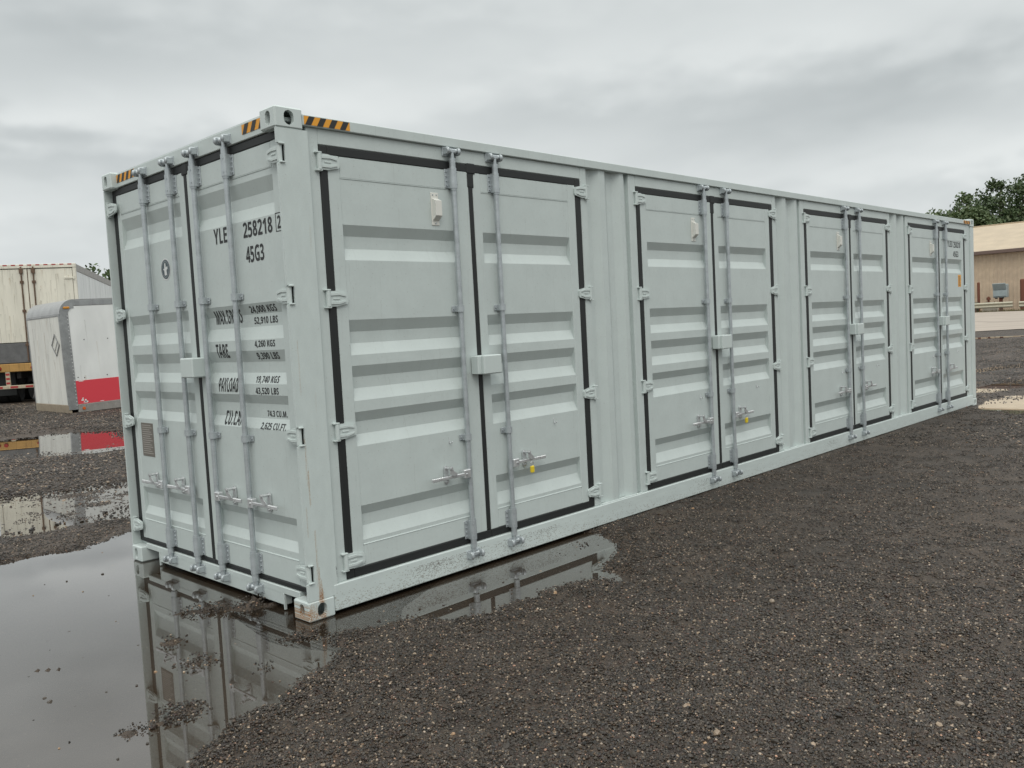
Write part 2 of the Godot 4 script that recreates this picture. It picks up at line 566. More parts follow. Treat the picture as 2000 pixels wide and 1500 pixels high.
func build_water() -> void:
	for q in pools:
		var b := MB.new()
		var grown := Geometry2D.offset_polygon(q.poly, 0.3, Geometry2D.JOIN_ROUND)
		for poly in grown:
			var idx := Geometry2D.triangulate_polygon(poly)
			for i in range(0, idx.size(), 3):
				var t := [poly[idx[i]], poly[idx[i + 1]], poly[idx[i + 2]]]
				for k in [0, 2, 1] if (t[1] - t[0]).cross(t[2] - t[0]) < 0 else [0, 1, 2]:
					b.put(V(t[k].x, q.level, t[k].y), Vector3.UP)
		var o := obj("puddle", b, M.water_tan if q.kind == "tan" else M.water, self)
		structure(o)

func stone_faces(b: MB, m: Vector3, r: Vector3, rot: Basis, rr: RandomNumberGenerator) -> void:
	var t := (1.0 + sqrt(5.0)) / 2.0
	var p := [Vector3(-1, t, 0), Vector3(1, t, 0), Vector3(-1, -t, 0), Vector3(1, -t, 0), Vector3(0, -1, t), Vector3(0, 1, t), Vector3(0, -1, -t), Vector3(0, 1, -t), Vector3(t, 0, -1), Vector3(t, 0, 1), Vector3(-t, 0, -1), Vector3(-t, 0, 1)]
	for i in 12:
		p[i] = m + rot * (p[i].normalized() * rr.randf_range(0.72, 1.15) * r)
	for f in [[0, 11, 5], [0, 5, 1], [0, 1, 7], [0, 7, 10], [0, 10, 11], [1, 5, 9], [5, 11, 4], [11, 10, 2], [10, 7, 6], [7, 1, 8], [3, 9, 4], [3, 4, 2], [3, 2, 6], [3, 6, 8], [3, 8, 9], [4, 9, 5], [2, 4, 11], [6, 2, 10], [8, 6, 7], [9, 8, 1]]:
		b.tri(p[f[0]], p[f[1]], p[f[2]])

func stone_colour(rr: RandomNumberGenerator, light: float) -> Color:
	var k := rr.randf_range(0.012, 0.055)
	if rr.randf() < light:
		k = rr.randf_range(0.09, 0.4) * rr.randf_range(0.6, 1.0)
	var w := rr.randf()
	if w < 0.5: return Color(k * 1.06, k, k * 0.92)
	if w < 0.75: return Color(k, k, k)
	if w < 0.88: return Color(k * 1.25, k * 0.98, k * 0.72)
	if w < 0.95: return Color(k * 1.25, k * 0.9, k * 0.8)
	return Color(k * 0.95, k, k * 1.0)

func build_gravel() -> void:
	var rr := RandomNumberGenerator.new()
	rr.seed = 91
	# patches of grit, each a mesh of small stones, laid at every turn
	var places := []
	for k in 6: places.append([])
	var tries := 0
	while tries < 140000:
		tries += 1
		var x := rr.randf_range(-3.4, 13.0)
		var z := rr.randf_range(-8.0, 4.2)
		if x > 0.05 and z < -0.06 and z > -2.4: continue
		var away := Vector2(x + 2.4, z - 3.6).length()
		if rr.randf() > clampf(5.2 / (away * away) * 3.0, 0.05, 1.0): continue
		if rr.randf() > clampf(0.8 + 0.75 * n_bare.get_noise_2d(x, z), 0.3, 1.0): continue   # here and there bare mud
		var y := ground_y(x, z)
		var deep := 0.0
		for q in pools:
			if q.rect.has_point(Vector2(x, z)) and inside(q.poly, Vector2(x, z)) > -0.3: deep = maxf(deep, q.level - y)
		if deep > 0.012 and rr.randf() < 0.92: continue
		if deep > 0.004 and rr.randf() < 0.5: continue
		var nn := V(ground_y(x - 0.08, z) - ground_y(x + 0.08, z), 0.16, ground_y(x, z - 0.08) - ground_y(x, z + 0.08)).normalized()
		var turn := Basis(Quaternion(Vector3.UP, nn)) * Basis(Vector3.UP, rr.randf() * TAU)
		var s := rr.randf_range(0.8, 1.25)
		var k := rr.randf_range(0.7, 1.35)
		places[rr.randi() % 6].append([Transform3D(turn.scaled(Vector3.ONE * s), V(x, y - 0.0015, z)), Color(k, k, k)])
	var all := 0
	for k in 6:
		var b := MB.new()
		b.use_col = true
		for i in 44:
			var r := 0.0026 + 0.0034 * rr.randf() + (0.004 * rr.randf() if rr.randf() < 0.15 else 0.0)
			var a := rr.randf() * TAU
			var d := 0.105 * sqrt(rr.randf())
			b.col = stone_colour(rr, 0.13)
			stone_faces(b, V(cos(a) * d, r * 0.25, sin(a) * d), V(r * rr.randf_range(0.9, 1.5), r * rr.randf_range(0.55, 0.9), r), Basis(Vector3.UP, rr.randf() * TAU) * Basis(Vector3.RIGHT, rr.randf_range(-0.4, 0.4)), rr)
		var mm := MultiMesh.new()
		mm.transform_format = MultiMesh.TRANSFORM_3D
		mm.use_colors = true
		mm.mesh = made(b, M.stone)
		mm.instance_count = places[k].size()
		for i in places[k].size():
			mm.set_instance_transform(i, places[k][i][0])
			mm.set_instance_color(i, places[k][i][1])
		all += places[k].size()
		var o := MultiMeshInstance3D.new()
		o.name = "gravel"
		o.multimesh = mm
		add_child(o, true)
		stuff(o, "dark wet crushed gravel covering the yard", "gravel")
	# coarser patches further off
	for k in 3:
		var b := MB.new()
		b.use_col = true
		for i in 110:
			var r := 0.007 + 0.008 * rr.randf() + (0.01 * rr.randf() if rr.randf() < 0.1 else 0.0)
			var a := rr.randf() * TAU
			var d := 0.6 * sqrt(rr.randf())
			b.col = stone_colour(rr, 0.12)
			stone_faces(b, V(cos(a) * d, r * 0.1, sin(a) * d), V(r * rr.randf_range(0.9, 1.5), r * rr.randf_range(0.5, 0.9), r), Basis(Vector3.UP, rr.randf() * TAU), rr)
		var list := []
		for i in 1500:
			var x := rr.randf_range(-3.0, 9.0)
			var z := rr.randf_range(-24.0, -4.0)
			if i % 3 == 0:
				x = rr.randf_range(8.0, 36.0)
				z = rr.randf_range(-9.0, 4.0)
			if x > -0.6 and x < 12.8 and z > -3.0 and z < 0.65: continue
			var y := ground_y(x, z)
			var wet := false
			for q in pools:
				if q.rect.has_point(Vector2(x, z)) and inside(q.poly, Vector2(x, z)) > 0.15 and rr.randf() < 0.85: wet = true
			if wet: continue
			var g := rr.randf_range(0.7, 1.3)
			list.append([Transform3D(Basis(Vector3.UP, rr.randf() * TAU), V(x, y, z)), Color(g, g, g)])
		var mm := MultiMesh.new()
		mm.transform_format = MultiMesh.TRANSFORM_3D
		mm.use_colors = true
		mm.mesh = made(b, M.stone)
		mm.instance_count = list.size()
		for i in list.size():
			mm.set_instance_transform(i, list[i][0])
			mm.set_instance_color(i, list[i][1])
		var o := MultiMeshInstance3D.new()
		o.name = "gravel"
		o.multimesh = mm
		add_child(o, true)
		stuff(o, "coarse wet gravel further across the yard", "gravel")
	print("patches of grit: ", all)
	# larger pebbles, lighter and rounder
	for k in 4:
		var b := MB.new()
		b.use_col = true
		stone_faces(b, Vector3.ZERO, V(1.15, 0.6, 0.9), Basis.IDENTITY, rr)
		var list := []
		var tr := 0
		while tr < 9000:
			tr += 1
			var x := rr.randf_range(-3.2, 12.0)
			var z := rr.randf_range(-7.5, 4.0)
			if x > 0.0 and z < -0.0 and z > -2.45: continue
			var away := Vector2(x + 2.4, z - 3.6).length()
			if rr.randf() > clampf(14.0 / (away * away), 0.08, 1.0): continue
			var y := ground_y(x, z)
			var deep := 0.0
			for q in pools:
				if q.rect.has_point(Vector2(x, z)) and inside(q.poly, Vector2(x, z)) > -0.3: deep = maxf(deep, q.level - y)
			if deep > 0.01 and rr.randf() < 0.93: continue
			var r := 0.0055 + 0.0085 * rr.randf() * rr.randf()
			if rr.randf() < 0.03: r = rr.randf_range(0.012, 0.021)
			if deep > 0.0: y = maxf(y, y + deep - r * rr.randf_range(0.0, 0.9))
			var turn := Basis(Vector3.UP, rr.randf() * TAU) * Basis(Vector3.RIGHT, rr.randf_range(-0.5, 0.5))
			list.append([Transform3D(turn.scaled(Vector3.ONE * r), V(x, y + r * 0.3, z)), stone_colour(rr, 0.3)])
		var mm := MultiMesh.new()
		mm.transform_format = MultiMesh.TRANSFORM_3D
		mm.use_colors = true
		mm.mesh = made(b, M.stone)
		mm.instance_count = list.size()
		for i in list.size():
			mm.set_instance_transform(i, list[i][0])
			mm.set_instance_color(i, list[i][1])
		var o := MultiMeshInstance3D.new()
		o.name = "pebbles"
		o.multimesh = mm
		add_child(o, true)
		stuff(o, "pale and brown pebbles scattered in the gravel", "pebbles")

# ------------------------------------------------------------------ container
func corner_fitting() -> Mesh:
	# local: outer corner at the origin, body towards +x, +y, -z; holes in the -x face, the +z face
	var b := MB.new()
	b.use_uv = true
	b.uv_mode = Vector4(1 / 0.3, -1 / 2.9, 0, 1)
	var X := 0.178; var Y := 0.118; var Z := 0.162
	var k := 0.009
	b.holed(V(0, Y / 2, -Z / 2), V(0, 0, 1), V(0, 1, 0), Z - 2 * k, Y - 2 * k, Vector2(0.008, 0), 0.051, 0.079, 0.03)
	b.holed(V(X / 2, Y / 2, 0), V(1, 0, 0), V(0, 1, 0), X - 2 * k, Y - 2 * k, Vector2(0.0, 0), 0.064, 0.08, 0.03)
	var m := V(X / 2, Y / 2, -Z / 2)
	b.face([V(k, Y, -k), V(X - k, Y, -k), V(X - k, Y, -Z + k), V(k, Y, -Z + k)], m)
	b.face([V(k, 0, -k), V(X - k, 0, -k), V(X - k, 0, -Z + k), V(k, 0, -Z + k)], m)
	b.face([V(X, k, -k), V(X, Y - k, -k), V(X, Y - k, -Z + k), V(X, k, -Z + k)], m)
	b.face([V(k, k, -Z), V(X - k, k, -Z), V(X - k, Y - k, -Z), V(k, Y - k, -Z)], m)
	for sx in [0, 1]:
		for sy in [0, 1]:
			var x: float = X * sx; var xi: float = k + (X - 2 * k) * sx
			var y: float = Y * sy; var yi: float = k + (Y - 2 * k) * sy
			b.face([V(x, yi, -k), V(xi, y, -k), V(xi, y, -Z + k), V(x, yi, -Z + k)], m)
			for sz in [0, 1]:
				var z: float = -Z * sz; var zi: float = -k - (Z - 2 * k) * sz
				b.face([V(x, yi, zi), V(xi, y, zi), V(xi, yi, z)], m)
				if sx == 0: b.face([V(k, y, zi), V(X - k, y, zi), V(X - k, yi, z), V(k, yi, z)], m)
				if sy == 0: b.face([V(x, k, zi), V(xi, k, z), V(xi, Y - k, z), V(x, Y - k, zi)], m)
	return b.mesh()

func hinge_mesh() -> Mesh:
	# pin at the origin, blade towards +x over the door, z outward
	var b := MB.new()
	b.prism(PackedVector2Array([Vector2(-0.006, -0.045), Vector2(0.055, -0.045), Vector2(0.128, -0.03), Vector2(0.135, -0.018), Vector2(0.135, 0.018), Vector2(0.128, 0.03), Vector2(0.055, 0.045), Vector2(-0.006, 0.045)]), 0.001, 0.013)
	b.prism(PackedVector2Array([Vector2(0.01, 0.018), Vector2(0.07, 0.02), Vector2(0.115, 0.012), Vector2(0.115, 0.02), Vector2(0.07, 0.032), Vector2(0.01, 0.032)]), 0.012, 0.019)
	b.prism(PackedVector2Array([Vector2(0.01, -0.032), Vector2(0.07, -0.032), Vector2(0.115, -0.02), Vector2(0.115, -0.012), Vector2(0.07, -0.02), Vector2(0.01, -0.018)]), 0.012, 0.019)
	b.cbox(V(0.03, -0.005, 0.012), V(0.075, 0.003, 0.017), 0.001)
	b.tube(V(0, -0.045, 0.008), V(0, 0.045, 0.008), 0.015)
	b.tube(V(0, -0.056, 0.008), V(0, 0.056, 0.008), 0.007)
	for s in [-1.0, 1.0]:
		b.cbox(V(-0.028, s * 0.046, -0.012), V(0.014, s * 0.055, 0.02), 0.002)
	return made(b, M.paint_plain)

func rod_mesh(y0: float, y1: float) -> Mesh:
	# locking bar with a cam at each end; axis at the origin
	var b := MB.new()
	b.tube(V(0, y0 + 0.06, 0), V(0, y1 - 0.06, 0), 0.0165, -1, 16)
	for s in [[y0, 1.0], [y1, -1.0]]:
		var y: float = s[0]; var d: float = s[1]
		b.tube(V(0, y + d * 0.045, 0), V(0, y + d * 0.11, 0), 0.021, -1, 12)
		b.tube(V(0, y + d * 0.0, 0), V(0, y + d * 0.06, 0), 0.014, -1, 10)
		b.cbox(V(-0.034, y - 0.012, -0.012), V(0.034, y + 0.016, 0.014), 0.006)
		b.ball(V(-0.03, y + 0.002, 0.006), V(0.016, 0.019, 0.016))
		b.ball(V(0.032, y + 0.004, 0.002), V(0.015, 0.017, 0.017))
	return made(b, M.zinc)

func keeper_mesh() -> Mesh:
	var b := MB.new()
	b.cbox(V(-0.06, -0.03, -0.012), V(0.06, 0.03, 0.004), 0.003)
	for s in [-1.0, 1.0]:
		b.cbox(V(s * 0.04, -0.024, 0.0), V(s * 0.058, 0.024, 0.045), 0.006)
		b.ball(V(s * 0.047, 0.0, 0.045), V(0.013, 0.022, 0.012))
	return made(b, M.zinc)

func bracket_mesh(h: float, bolts: int) -> Mesh:
	# housing round a locking bar (axis at the origin), screwed to the door on both sides; door face at z = -0.03
	var b := MB.new()
	var w := 0.05
	b.cbox(V(-w, -h / 2 * 0.94, -0.031), V(w, h / 2 * 0.94, -0.024), 0.003)
	for s in [-1.0, 1.0]:
		b.cbox(V(s * 0.02, -h / 2, -0.028), V(s * 0.025, h / 2, 0.004), 0.002)
		for i in bolts:
			var y := 0.0 if bolts == 1 else lerpf(-h * 0.34, h * 0.34, float(i) / (bolts - 1))
			b.tube(V(s * 0.038, y, -0.026), V(s * 0.038, y, -0.017), 0.0075, 0.005, 8)
	var arc := PackedVector2Array()
	for i in 9:
		arc.append(Vector2(cos(PI * i / 8), sin(PI * i / 8)) * 0.025)
	for i in 9:
		arc.append(Vector2(cos(PI * (8 - i) / 8), sin(PI * (8 - i) / 8)) * 0.0195)
	b.xf = Transform3D(Basis(V(1, 0, 0), V(0, 0, 1), V(0, -1, 0)), Vector3.ZERO)
	b.prism(arc, -h / 2, h / 2)
	b.xf = Transform3D.IDENTITY
	if h > 0.08:
		b.tube(V(0, h / 2 - 0.002, 0), V(0, h / 2 + 0.012, 0), 0.023, 0.02, 12)
		b.tube(V(0, -h / 2 + 0.002, 0), V(0, -h / 2 - 0.012, 0), 0.023, 0.02, 12)
		for y in [-0.3, 0.3]:
			b.tube(V(0.012, y * h, 0.018), V(0.0145, y * h, 0.0235), 0.005, 0.005, 8)
	return made(b, M.zinc)

func handle_mesh() -> Mesh:
	# lever of a locking bar: hub at the origin, bar towards +x
	var b := MB.new()
	b.cbox(V(-0.006, -0.03, -0.012), V(0.05, 0.028, 0.026), 0.005)
	b.tube(V(0.03, 0, 0.02), V(0.03, 0, 0.034), 0.009, 0.007, 8)
	b.cbox(V(0.045, -0.011, 0.012), V(0.24, 0.011, 0.022), 0.004)
	for i in 7:   # ridged grip
		b.cbox(V(0.235 + i * 0.0135, -0.012, 0.009), V(0.247 + i * 0.0135, 0.012, 0.025), 0.004)
	return made(b, M.bright)

func catch_mesh() -> Mesh:
	# catch that holds the lever: a swivelling flap on a plate; door face at z = -0.03
	var b := MB.new()
	var p := PackedVector2Array()
	for i in 9: p.append(Vector2(cos(PI * i / 8) * 0.017, 0.045 + sin(PI * i / 8) * 0.017))
	for i in 9: p.append(Vector2(-cos(PI * i / 8) * 0.017, -0.04 - sin(PI * i / 8) * 0.017))
	b.prism(p, -0.03, -0.02)
	b.tube(V(0, 0.048, -0.022), V(0, 0.048, 0.03), 0.009, 0.008, 10)
	b.tube(V(0, 0.048, 0.03), V(0, 0.048, 0.036), 0.0125, 0.01, 6)
	b.tube(V(0, -0.042, -0.022), V(0, -0.042, -0.01), 0.009, 0.007, 10)
	b.prism(PackedVector2Array([Vector2(-0.013, 0.06), Vector2(0.011, 0.06), Vector2(0.02, 0.03), Vector2(0.048, 0.012), Vector2(0.05, 0.0), Vector2(0.02, -0.006), Vector2(-0.012, 0.016)]), 0.0235, 0.029)
	b.cbox(V(-0.014, -0.02, -0.022), V(0.014, -0.014, 0.012), 0.002)
	return made(b, M.bright)

# the cross-section of a corrugated door sheet: heights from the top down and depths
func profile(cuts: Array, top: float, bottom: float, outer: float, inner: float) -> Array:
	var ys := [top]; var zs := [outer]
	for q in cuts:
		ys.append_array(q)
		zs.append_array([outer, inner, inner, outer])
	ys.append(bottom); zs.append(outer)
	return [ys, zs]

func depth_at(pr: Array, y: float) -> float:
	var ys: Array = pr[0]; var zs: Array = pr[1]
	for i in ys.size() - 1:
		if y <= ys[i] and y >= ys[i + 1]:
			return lerpf(zs[i], zs[i + 1], (ys[i] - y) / maxf(ys[i] - ys[i + 1], 1e-6))
	return zs[0]

func leaf(called: String, parent: Node, x0: float, x1: float, y0: float, y1: float, p0: float, p1: float, pr: Array) -> MeshInstance3D:
	var b := MB.new()
	var ys: Array = pr[0]; var zs: Array = pr[1]
	b.cbox(V(x0, y0, -0.05), V(p0, y1, 0.0), 0.004)
	b.cbox(V(p1, y0, -0.05), V(x1, y1, 0.0), 0.004)
	b.cbox(V(p0 - 0.001, ys[0], -0.05), V(p1 + 0.001, y1 - 0.0008, -0.0008), 0.005)
	b.cbox(V(p0 - 0.001, y0 + 0.0008, -0.05), V(p1 + 0.001, ys[-1], -0.0008), 0.005)
	var o := obj(called, b, M.paint, parent)
	var s := MB.new()
	for i in ys.size() - 1:
		s.quad(V(p0 - 0.002, ys[i + 1], zs[i + 1]), V(p1 + 0.002, ys[i + 1], zs[i + 1]), V(p1 + 0.002, ys[i], zs[i]), V(p0 - 0.002, ys[i], zs[i]))
	s.quad(V(p1 + 0.002, ys[-1], -0.049), V(p0 - 0.002, ys[-1], -0.049), V(p0 - 0.002, ys[0], -0.049), V(p1 + 0.002, ys[0], -0.049))
	obj("corrugated_sheet", s, M.paint, o)
	var w := MB.new()   # weld beads where the sheet meets its frame
	w.tube(V(p0, ys[-1], -0.003), V(p1, ys[-1], -0.003), 0.0045, -1, 6)
	obj("weld_bead", w, M.paint_plain, o)
	w = MB.new()
	w.tube(V(p0, ys[0], -0.0035), V(p1, ys[0], -0.0035), 0.003, -1, 6)
	obj("weld_bead", w, M.paint_plain, o)
	return o

func gasket(parent: Node, called: String, parts: Array) -> void:
	var b := MB.new()
	for q in parts:
		b.cbox(V(q[0], q[2], -0.045), V(q[1], q[3], q[4]), 0.006)
	obj(called, b, M.rubber, parent)

# lettering laid on a door sheet: the outline is cut at each fold of the sheet
func lettering(parent: Node, called: String, txt: String, x0: float, x1: float, y0: float, y1: float, pr: Array, m: Material) -> void:
	var tm := TextMesh.new()
	var f := SystemFont.new()
	f.font_names = PackedStringArray(["Droid Sans"])
	f.font_weight = 700
	var fv := FontVariation.new()
	fv.base_font = f
	fv.variation_embolden = 0.15
	tm.font = fv
	tm.text = txt
	tm.font_size = 64
	tm.pixel_size = 0.01
	tm.depth = 0.0
	tm.curve_step = 1.0
	var arr := tm.get_mesh_arrays()
	var vs: PackedVector3Array = arr[Mesh.ARRAY_VERTEX]
	var ix: PackedInt32Array = arr[Mesh.ARRAY_INDEX]
	if ix.is_empty():
		for i in vs.size(): ix.append(i)
	# capital height from the letter H, width from the text
	var lo := Vector2(1e9, 1e9); var hi := Vector2(-1e9, -1e9)
	for q in vs:
		lo = lo.min(Vector2(q.x, q.y)); hi = hi.max(Vector2(q.x, q.y))
	var base := lo.y
	if txt.contains(","):   # the comma hangs below the line
		base = lo.y + 0.16 * (hi.y - lo.y)
	var b := MB.new()
	var cuts: Array = pr[0]
	for i in range(0, ix.size(), 3):
		var t := []
		for k in 3:
			var q := vs[ix[i + k]]
			t.append(Vector2(lerpf(x0, x1, (q.x - lo.x) / (hi.x - lo.x)), lerpf(y0, y1, (q.y - base) / (hi.y - base))))
		if absf((t[1] - t[0]).cross(t[2] - t[0])) < 1e-10: continue
		if (t[1] - t[0]).cross(t[2] - t[0]) < 0: t.reverse()
		for j in cuts.size() - 1:
			var up: float = cuts[j]; var dn: float = cuts[j + 1]
			var poly := clip_y(clip_y(t, up, -1.0), dn, 1.0)
			for k in range(1, poly.size() - 1):
				var tri := []
				for q in [poly[0], poly[k], poly[k + 1]]:
					tri.append(V(q.x, q.y, depth_at(pr, clampf(q.y, dn, up)) + 0.0012))
				b.tri(tri[0], tri[1], tri[2])
	if b.v.size() > 0:
		obj(called, b, m, parent)

func clip_y(poly: Array, y: float, side: float) -> Array:   # keep side * (p.y - y) >= 0
	var out := []
	for i in poly.size():
		var a: Vector2 = poly[i]; var c: Vector2 = poly[(i + 1) % poly.size()]
		var da := side * (a.y - y); var dc := side * (c.y - y)
		if da >= 0: out.append(a)
		if (da >= 0) != (dc >= 0): out.append(a.lerp(c, da / (da - dc)))
	return out

func hazard(parent: Node, a: Vector3, along: Vector3, up: Vector3, out: Vector3, length: float, height: float, count: int) -> void:
	# black and yellow warning tape
	var b := MB.new()
	var o := out * 0.0015
	b.face([a + o, a + along * length + o, a + along * length + up * height + o, a + up * height + o], a - out)
	var y := obj("hazard_tape", b, M.tape_yellow, parent)
	var k := MB.new()
	var w := length / count
	o = out * 0.0027
	for i in count:
		var s := i * w + w * 0.25
		var e := minf(s + w * 0.5, length)
		var sh := w * 0.35
		k.face([a + along * maxf(s - sh * 0.5, 0) + o, a + along * maxf(e - sh * 0.5, 0) + o, a + along * minf(e + sh * 0.5, length) + up * height + o, a + along * minf(s + sh * 0.5, length) + up * height + o], a - out)
	obj("black_stripe", k, M.tape_black, y)

func ex(z: float, d := 0.0) -> float:   # from the plane x = 0 to the doors set back behind it, along the door
	return 5.4435 + (z - 4.2245) * (1.0214 + d / 2.589)

func ey(y: float, d := 0.0) -> float:
	return 1.62 + (y - 1.62) * (1.0214 + d / 2.589)

func build_container() -> void:
	var box := thing("shipping_container", "long light grey steel shipping container with black gasketed doors along its side", "container")
	var fit := corner_fitting()
	var hinge := hinge_mesh()
	var keeper := keeper_mesh()
	var cam_bracket := bracket_mesh(0.13, 4)
	var guide := bracket_mesh(0.042, 1)
	var handle := handle_mesh()
	var catcher := catch_mesh()
	# --- frame
	for sx in [0, 1]:
		for sz in [0, 1]:
			for sy in [0, 1]:
				var bs := Basis.from_scale(V(-1 if sx else 1, 1, -1 if sz else 1))
				if sx == 0 and sz == 0: bs = Basis.IDENTITY
				elif sx == 1 and sz == 1: bs = Basis(Vector3.UP, PI)
				var o := use("corner_fitting", fit, box, Transform3D(bs, V(LEN * sx, (HGT - 0.118) * sy, -WID * sz)))
				o.set_surface_override_material(0, M.rusty if sx == 0 and sz == 0 and sy == 0 else M.paint_plain)
				if sx == 0 and sz == 0 and sy == 0: o.set_meta("label", "rust-stained bottom corner fitting")
	var hinge_y := [2.64, 1.86, 1.065, 0.275]
	var b := MB.new()
	b.use_uv = true
	b.uv_mode = Vector4(1 / 0.3, -1 / 2.9, 0, 1)
	# near post: an outer plate with notches for the hinges of the cargo doors
	var y := 0.118
	var ys := hinge_y.duplicate(); ys.reverse()
	for h in ys:
		b.box(V(0.004, y, -0.004), V(0.052, h - 0.055, -0.018))
		y = h + 0.055
	b.box(V(0.004, y, -0.004), V(0.052, HGT - 0.118, -0.018))
	b.box(V(0.052, 0.118, -0.004), V(0.205, HGT - 0.118, -0.016))
	b.box(V(0.19, 0.118, -0.016), V(0.205, HGT - 0.118, -0.1))
	b.box(V(0.075, 0.118, -0.06), V(0.13, HGT - 0.118, -0.1))
	obj("corner_post", b, M.rusty, box).set_meta("label", "corner post with thin runs of rust")
	b = MB.new()
	b.cbox(V(0.004, 0.118, -WID + 0.004), V(0.075, HGT - 0.118, -WID + 0.016), 0.002)
	b.cbox(V(0.075, 0.118, -WID + 0.004), V(0.2, HGT - 0.118, -WID + 0.1), 0.004)
	obj("corner_post", b, M.paint, box)
	for z in [-0.004, -WID + 0.004 + 0.12]:
		b = MB.new()
		b.cbox(V(LEN - 0.16, 0.118, z - 0.12), V(LEN - 0.004, HGT - 0.118, z), 0.012)
		obj("corner_post", b, M.paint, box)
	for s in [[0.0, -0.06], [-WID + 0.06, -WID]]:
		b = MB.new()
		b.cbox(V(0.178, 2.806, s[0]), V(LEN - 0.178, 2.868, s[1]), 0.004)
		obj("top_side_rail", b, M.paint, box)
		b = MB.new()
		b.use_uv = true
		b.uv_mode = Vector4(1 / LEN, -1 / 0.2, 0, 1)
		b.cbox(V(0.178, 0.022, s[0]), V(LEN - 0.178, 0.178, s[1]), 0.005)
		obj("bottom_side_rail", b, M.splashed, box)
	b = MB.new()
	b.cbox(V(0.044, 2.786, -0.162), V(0.1, 2.884, -WID + 0.162), 0.004)
	b.box(V(0.05, 2.884, -0.17), V(0.07, 2.889, -WID + 0.17))
	obj("door_header", b, M.paint, box)
	b = MB.new()
	b.cbox(V(0.044, 0.1, -0.162), V(0.1, 0.142, -WID + 0.162), 0.004)
	b.cbox(V(0.045, 0.03, -0.338), V(0.1, 0.106, -WID + 0.388), 0.004)
	for z in [-0.338, -WID + 0.384]:
		b.cbox(V(0.042, 0.004, z - 0.005), V(0.058, 0.104, z + 0.005), 0.001)
	obj("door_sill", b, M.paint, box)
	b = MB.new()
	b.box(V(0.16, 0.02, -0.2), V(0.17, 0.112, -WID + 0.2))
	obj("sill_backing", b, M.rubber, box)
	b = MB.new()
	for i in 21:   # roof corrugations
		var x := 0.2 + i * 0.56
		b.cbox(V(x, 2.84, -0.06), V(minf(x + 0.46, LEN - 0.15), 2.868, -WID + 0.06), 0.006)
	b.box(V(0.06, 2.83, -0.05), V(LEN - 0.05, 2.85, -WID + 0.05))
	obj("roof", b, M.paint, box)
	b = MB.new()
	b.box(V(0.1, 0.1, -0.07), V(LEN - 0.06, 0.14, -WID + 0.07))
	for i in 20:
		b.cbox(V(0.4 + i * 0.6, 0.03, -0.05), V(0.45 + i * 0.6, 0.12, -WID + 0.05), 0.002)
	obj("floor_frame", b, M.steel_dark, box)
	b = MB.new()
	for i in 43:   # far side wall
		var x := 0.2 + i * 0.274
		b.box(V(x, 0.17, -WID + 0.05), V(minf(x + 0.137, LEN - 0.1), 2.81, -WID + 0.014))
		b.box(V(x + 0.137, 0.17, -WID + 0.052), V(minf(x + 0.274, LEN - 0.1), 2.81, -WID + 0.045))
	obj("side_wall", b, M.paint, box)
	b = MB.new()
	for i in 8:   # closed end
		var z := -0.12 - i * 0.274
		b.box(V(LEN - 0.05, 0.14, z), V(LEN - 0.014, 2.8, z - 0.137))
		b.box(V(LEN - 0.052, 0.14, z - 0.137), V(LEN - 0.045, 2.8, z - 0.274))
	obj("end_wall", b, M.paint, box)
	# --- the wall between the side doors
	for k in 5:
		var xa: float = 0.205 if k == 0 else 2.624 + (k - 1) * 3.056
		var xb: float = 0.283 if k == 0 else 3.339 + (k - 1) * 3.056
		if k == 4: xb = LEN - 0.16
		if k == 0 or k == 4:
			b = MB.new()
			b.cbox(V(xa, 0.178, -0.022), V(xb, 2.806, -0.06), 0.004)
			obj("door_jamb", b, M.paint, box)
			continue
		for q in [[xa, xa + 0.078], [xb - 0.095, xb]]:
			b = MB.new()
			b.cbox(V(q[0], 0.178, -0.021), V(q[1], 2.806, -0.07), 0.006)
			obj("door_jamb", b, M.paint, box)
		b = MB.new()
		var o := xa + 0.078
		var pts := [[0.0, -0.06], [0.09, -0.06], [0.158, -0.02], [0.225, -0.02], [0.293, -0.06], [0.36, -0.06], [0.428, -0.02], [0.475, -0.02], [0.515, -0.06], [xb - 0.095 - o, -0.06]]
		for i in pts.size() - 1:
			b.quad(V(o + pts[i][0], 0.178, pts[i][1]), V(o + pts[i + 1][0], 0.178, pts[i + 1][1]), V(o + pts[i + 1][0], 2.806, pts[i + 1][1]), V(o + pts[i][0], 2.806, pts[i][1]))
		obj("corrugated_panel", b, M.paint, box)
		b = MB.new()
		b.tube(V(o, 0.181, -0.012), V(xb - 0.095, 0.181, -0.012), 0.006, -1, 6)
		obj("weld_bead", b, M.paint_plain, box)
	for k in 4:
		b = MB.new()
		b.cbox(V(0.283 + k * 3.056, 2.716, -0.022), V(2.624 + k * 3.056, 2.806, -0.06), 0.004)
		obj("side_header", b, M.paint, box)
	# --- side doors
	var pr := profile([[2.268, 2.204, 2.13, 2.061], [1.709, 1.639, 1.57, 1.5], [1.436, 1.368, 1.3, 1.227], [1.161, 1.1, 1.024, 0.956], [0.597, 0.538, 0.469, 0.39]], 2.536, 0.362, -0.004, -0.037)
	var rod := rod_mesh(0.112, 2.776)
	var vent_a := MB.new()
	vent_a.cbox(V(-0.032, -0.105, 0.0), V(0.032, 0.105, 0.005), 0.002)
	vent_a.prism(PackedVector2Array([Vector2(0.0, -0.075), Vector2(0.04, -0.045), Vector2(0.04, 0.045), Vector2(0.0, 0.07)]), -0.027, 0.027)
	var vent := MB.new()
	vent.cbox(V(-0.032, -0.105, 0.0), V(0.032, 0.105, 0.005), 0.002)
	vent.xf = Transform3D(Basis(Vector3.UP, -PI / 2), Vector3.ZERO)   # x -> z
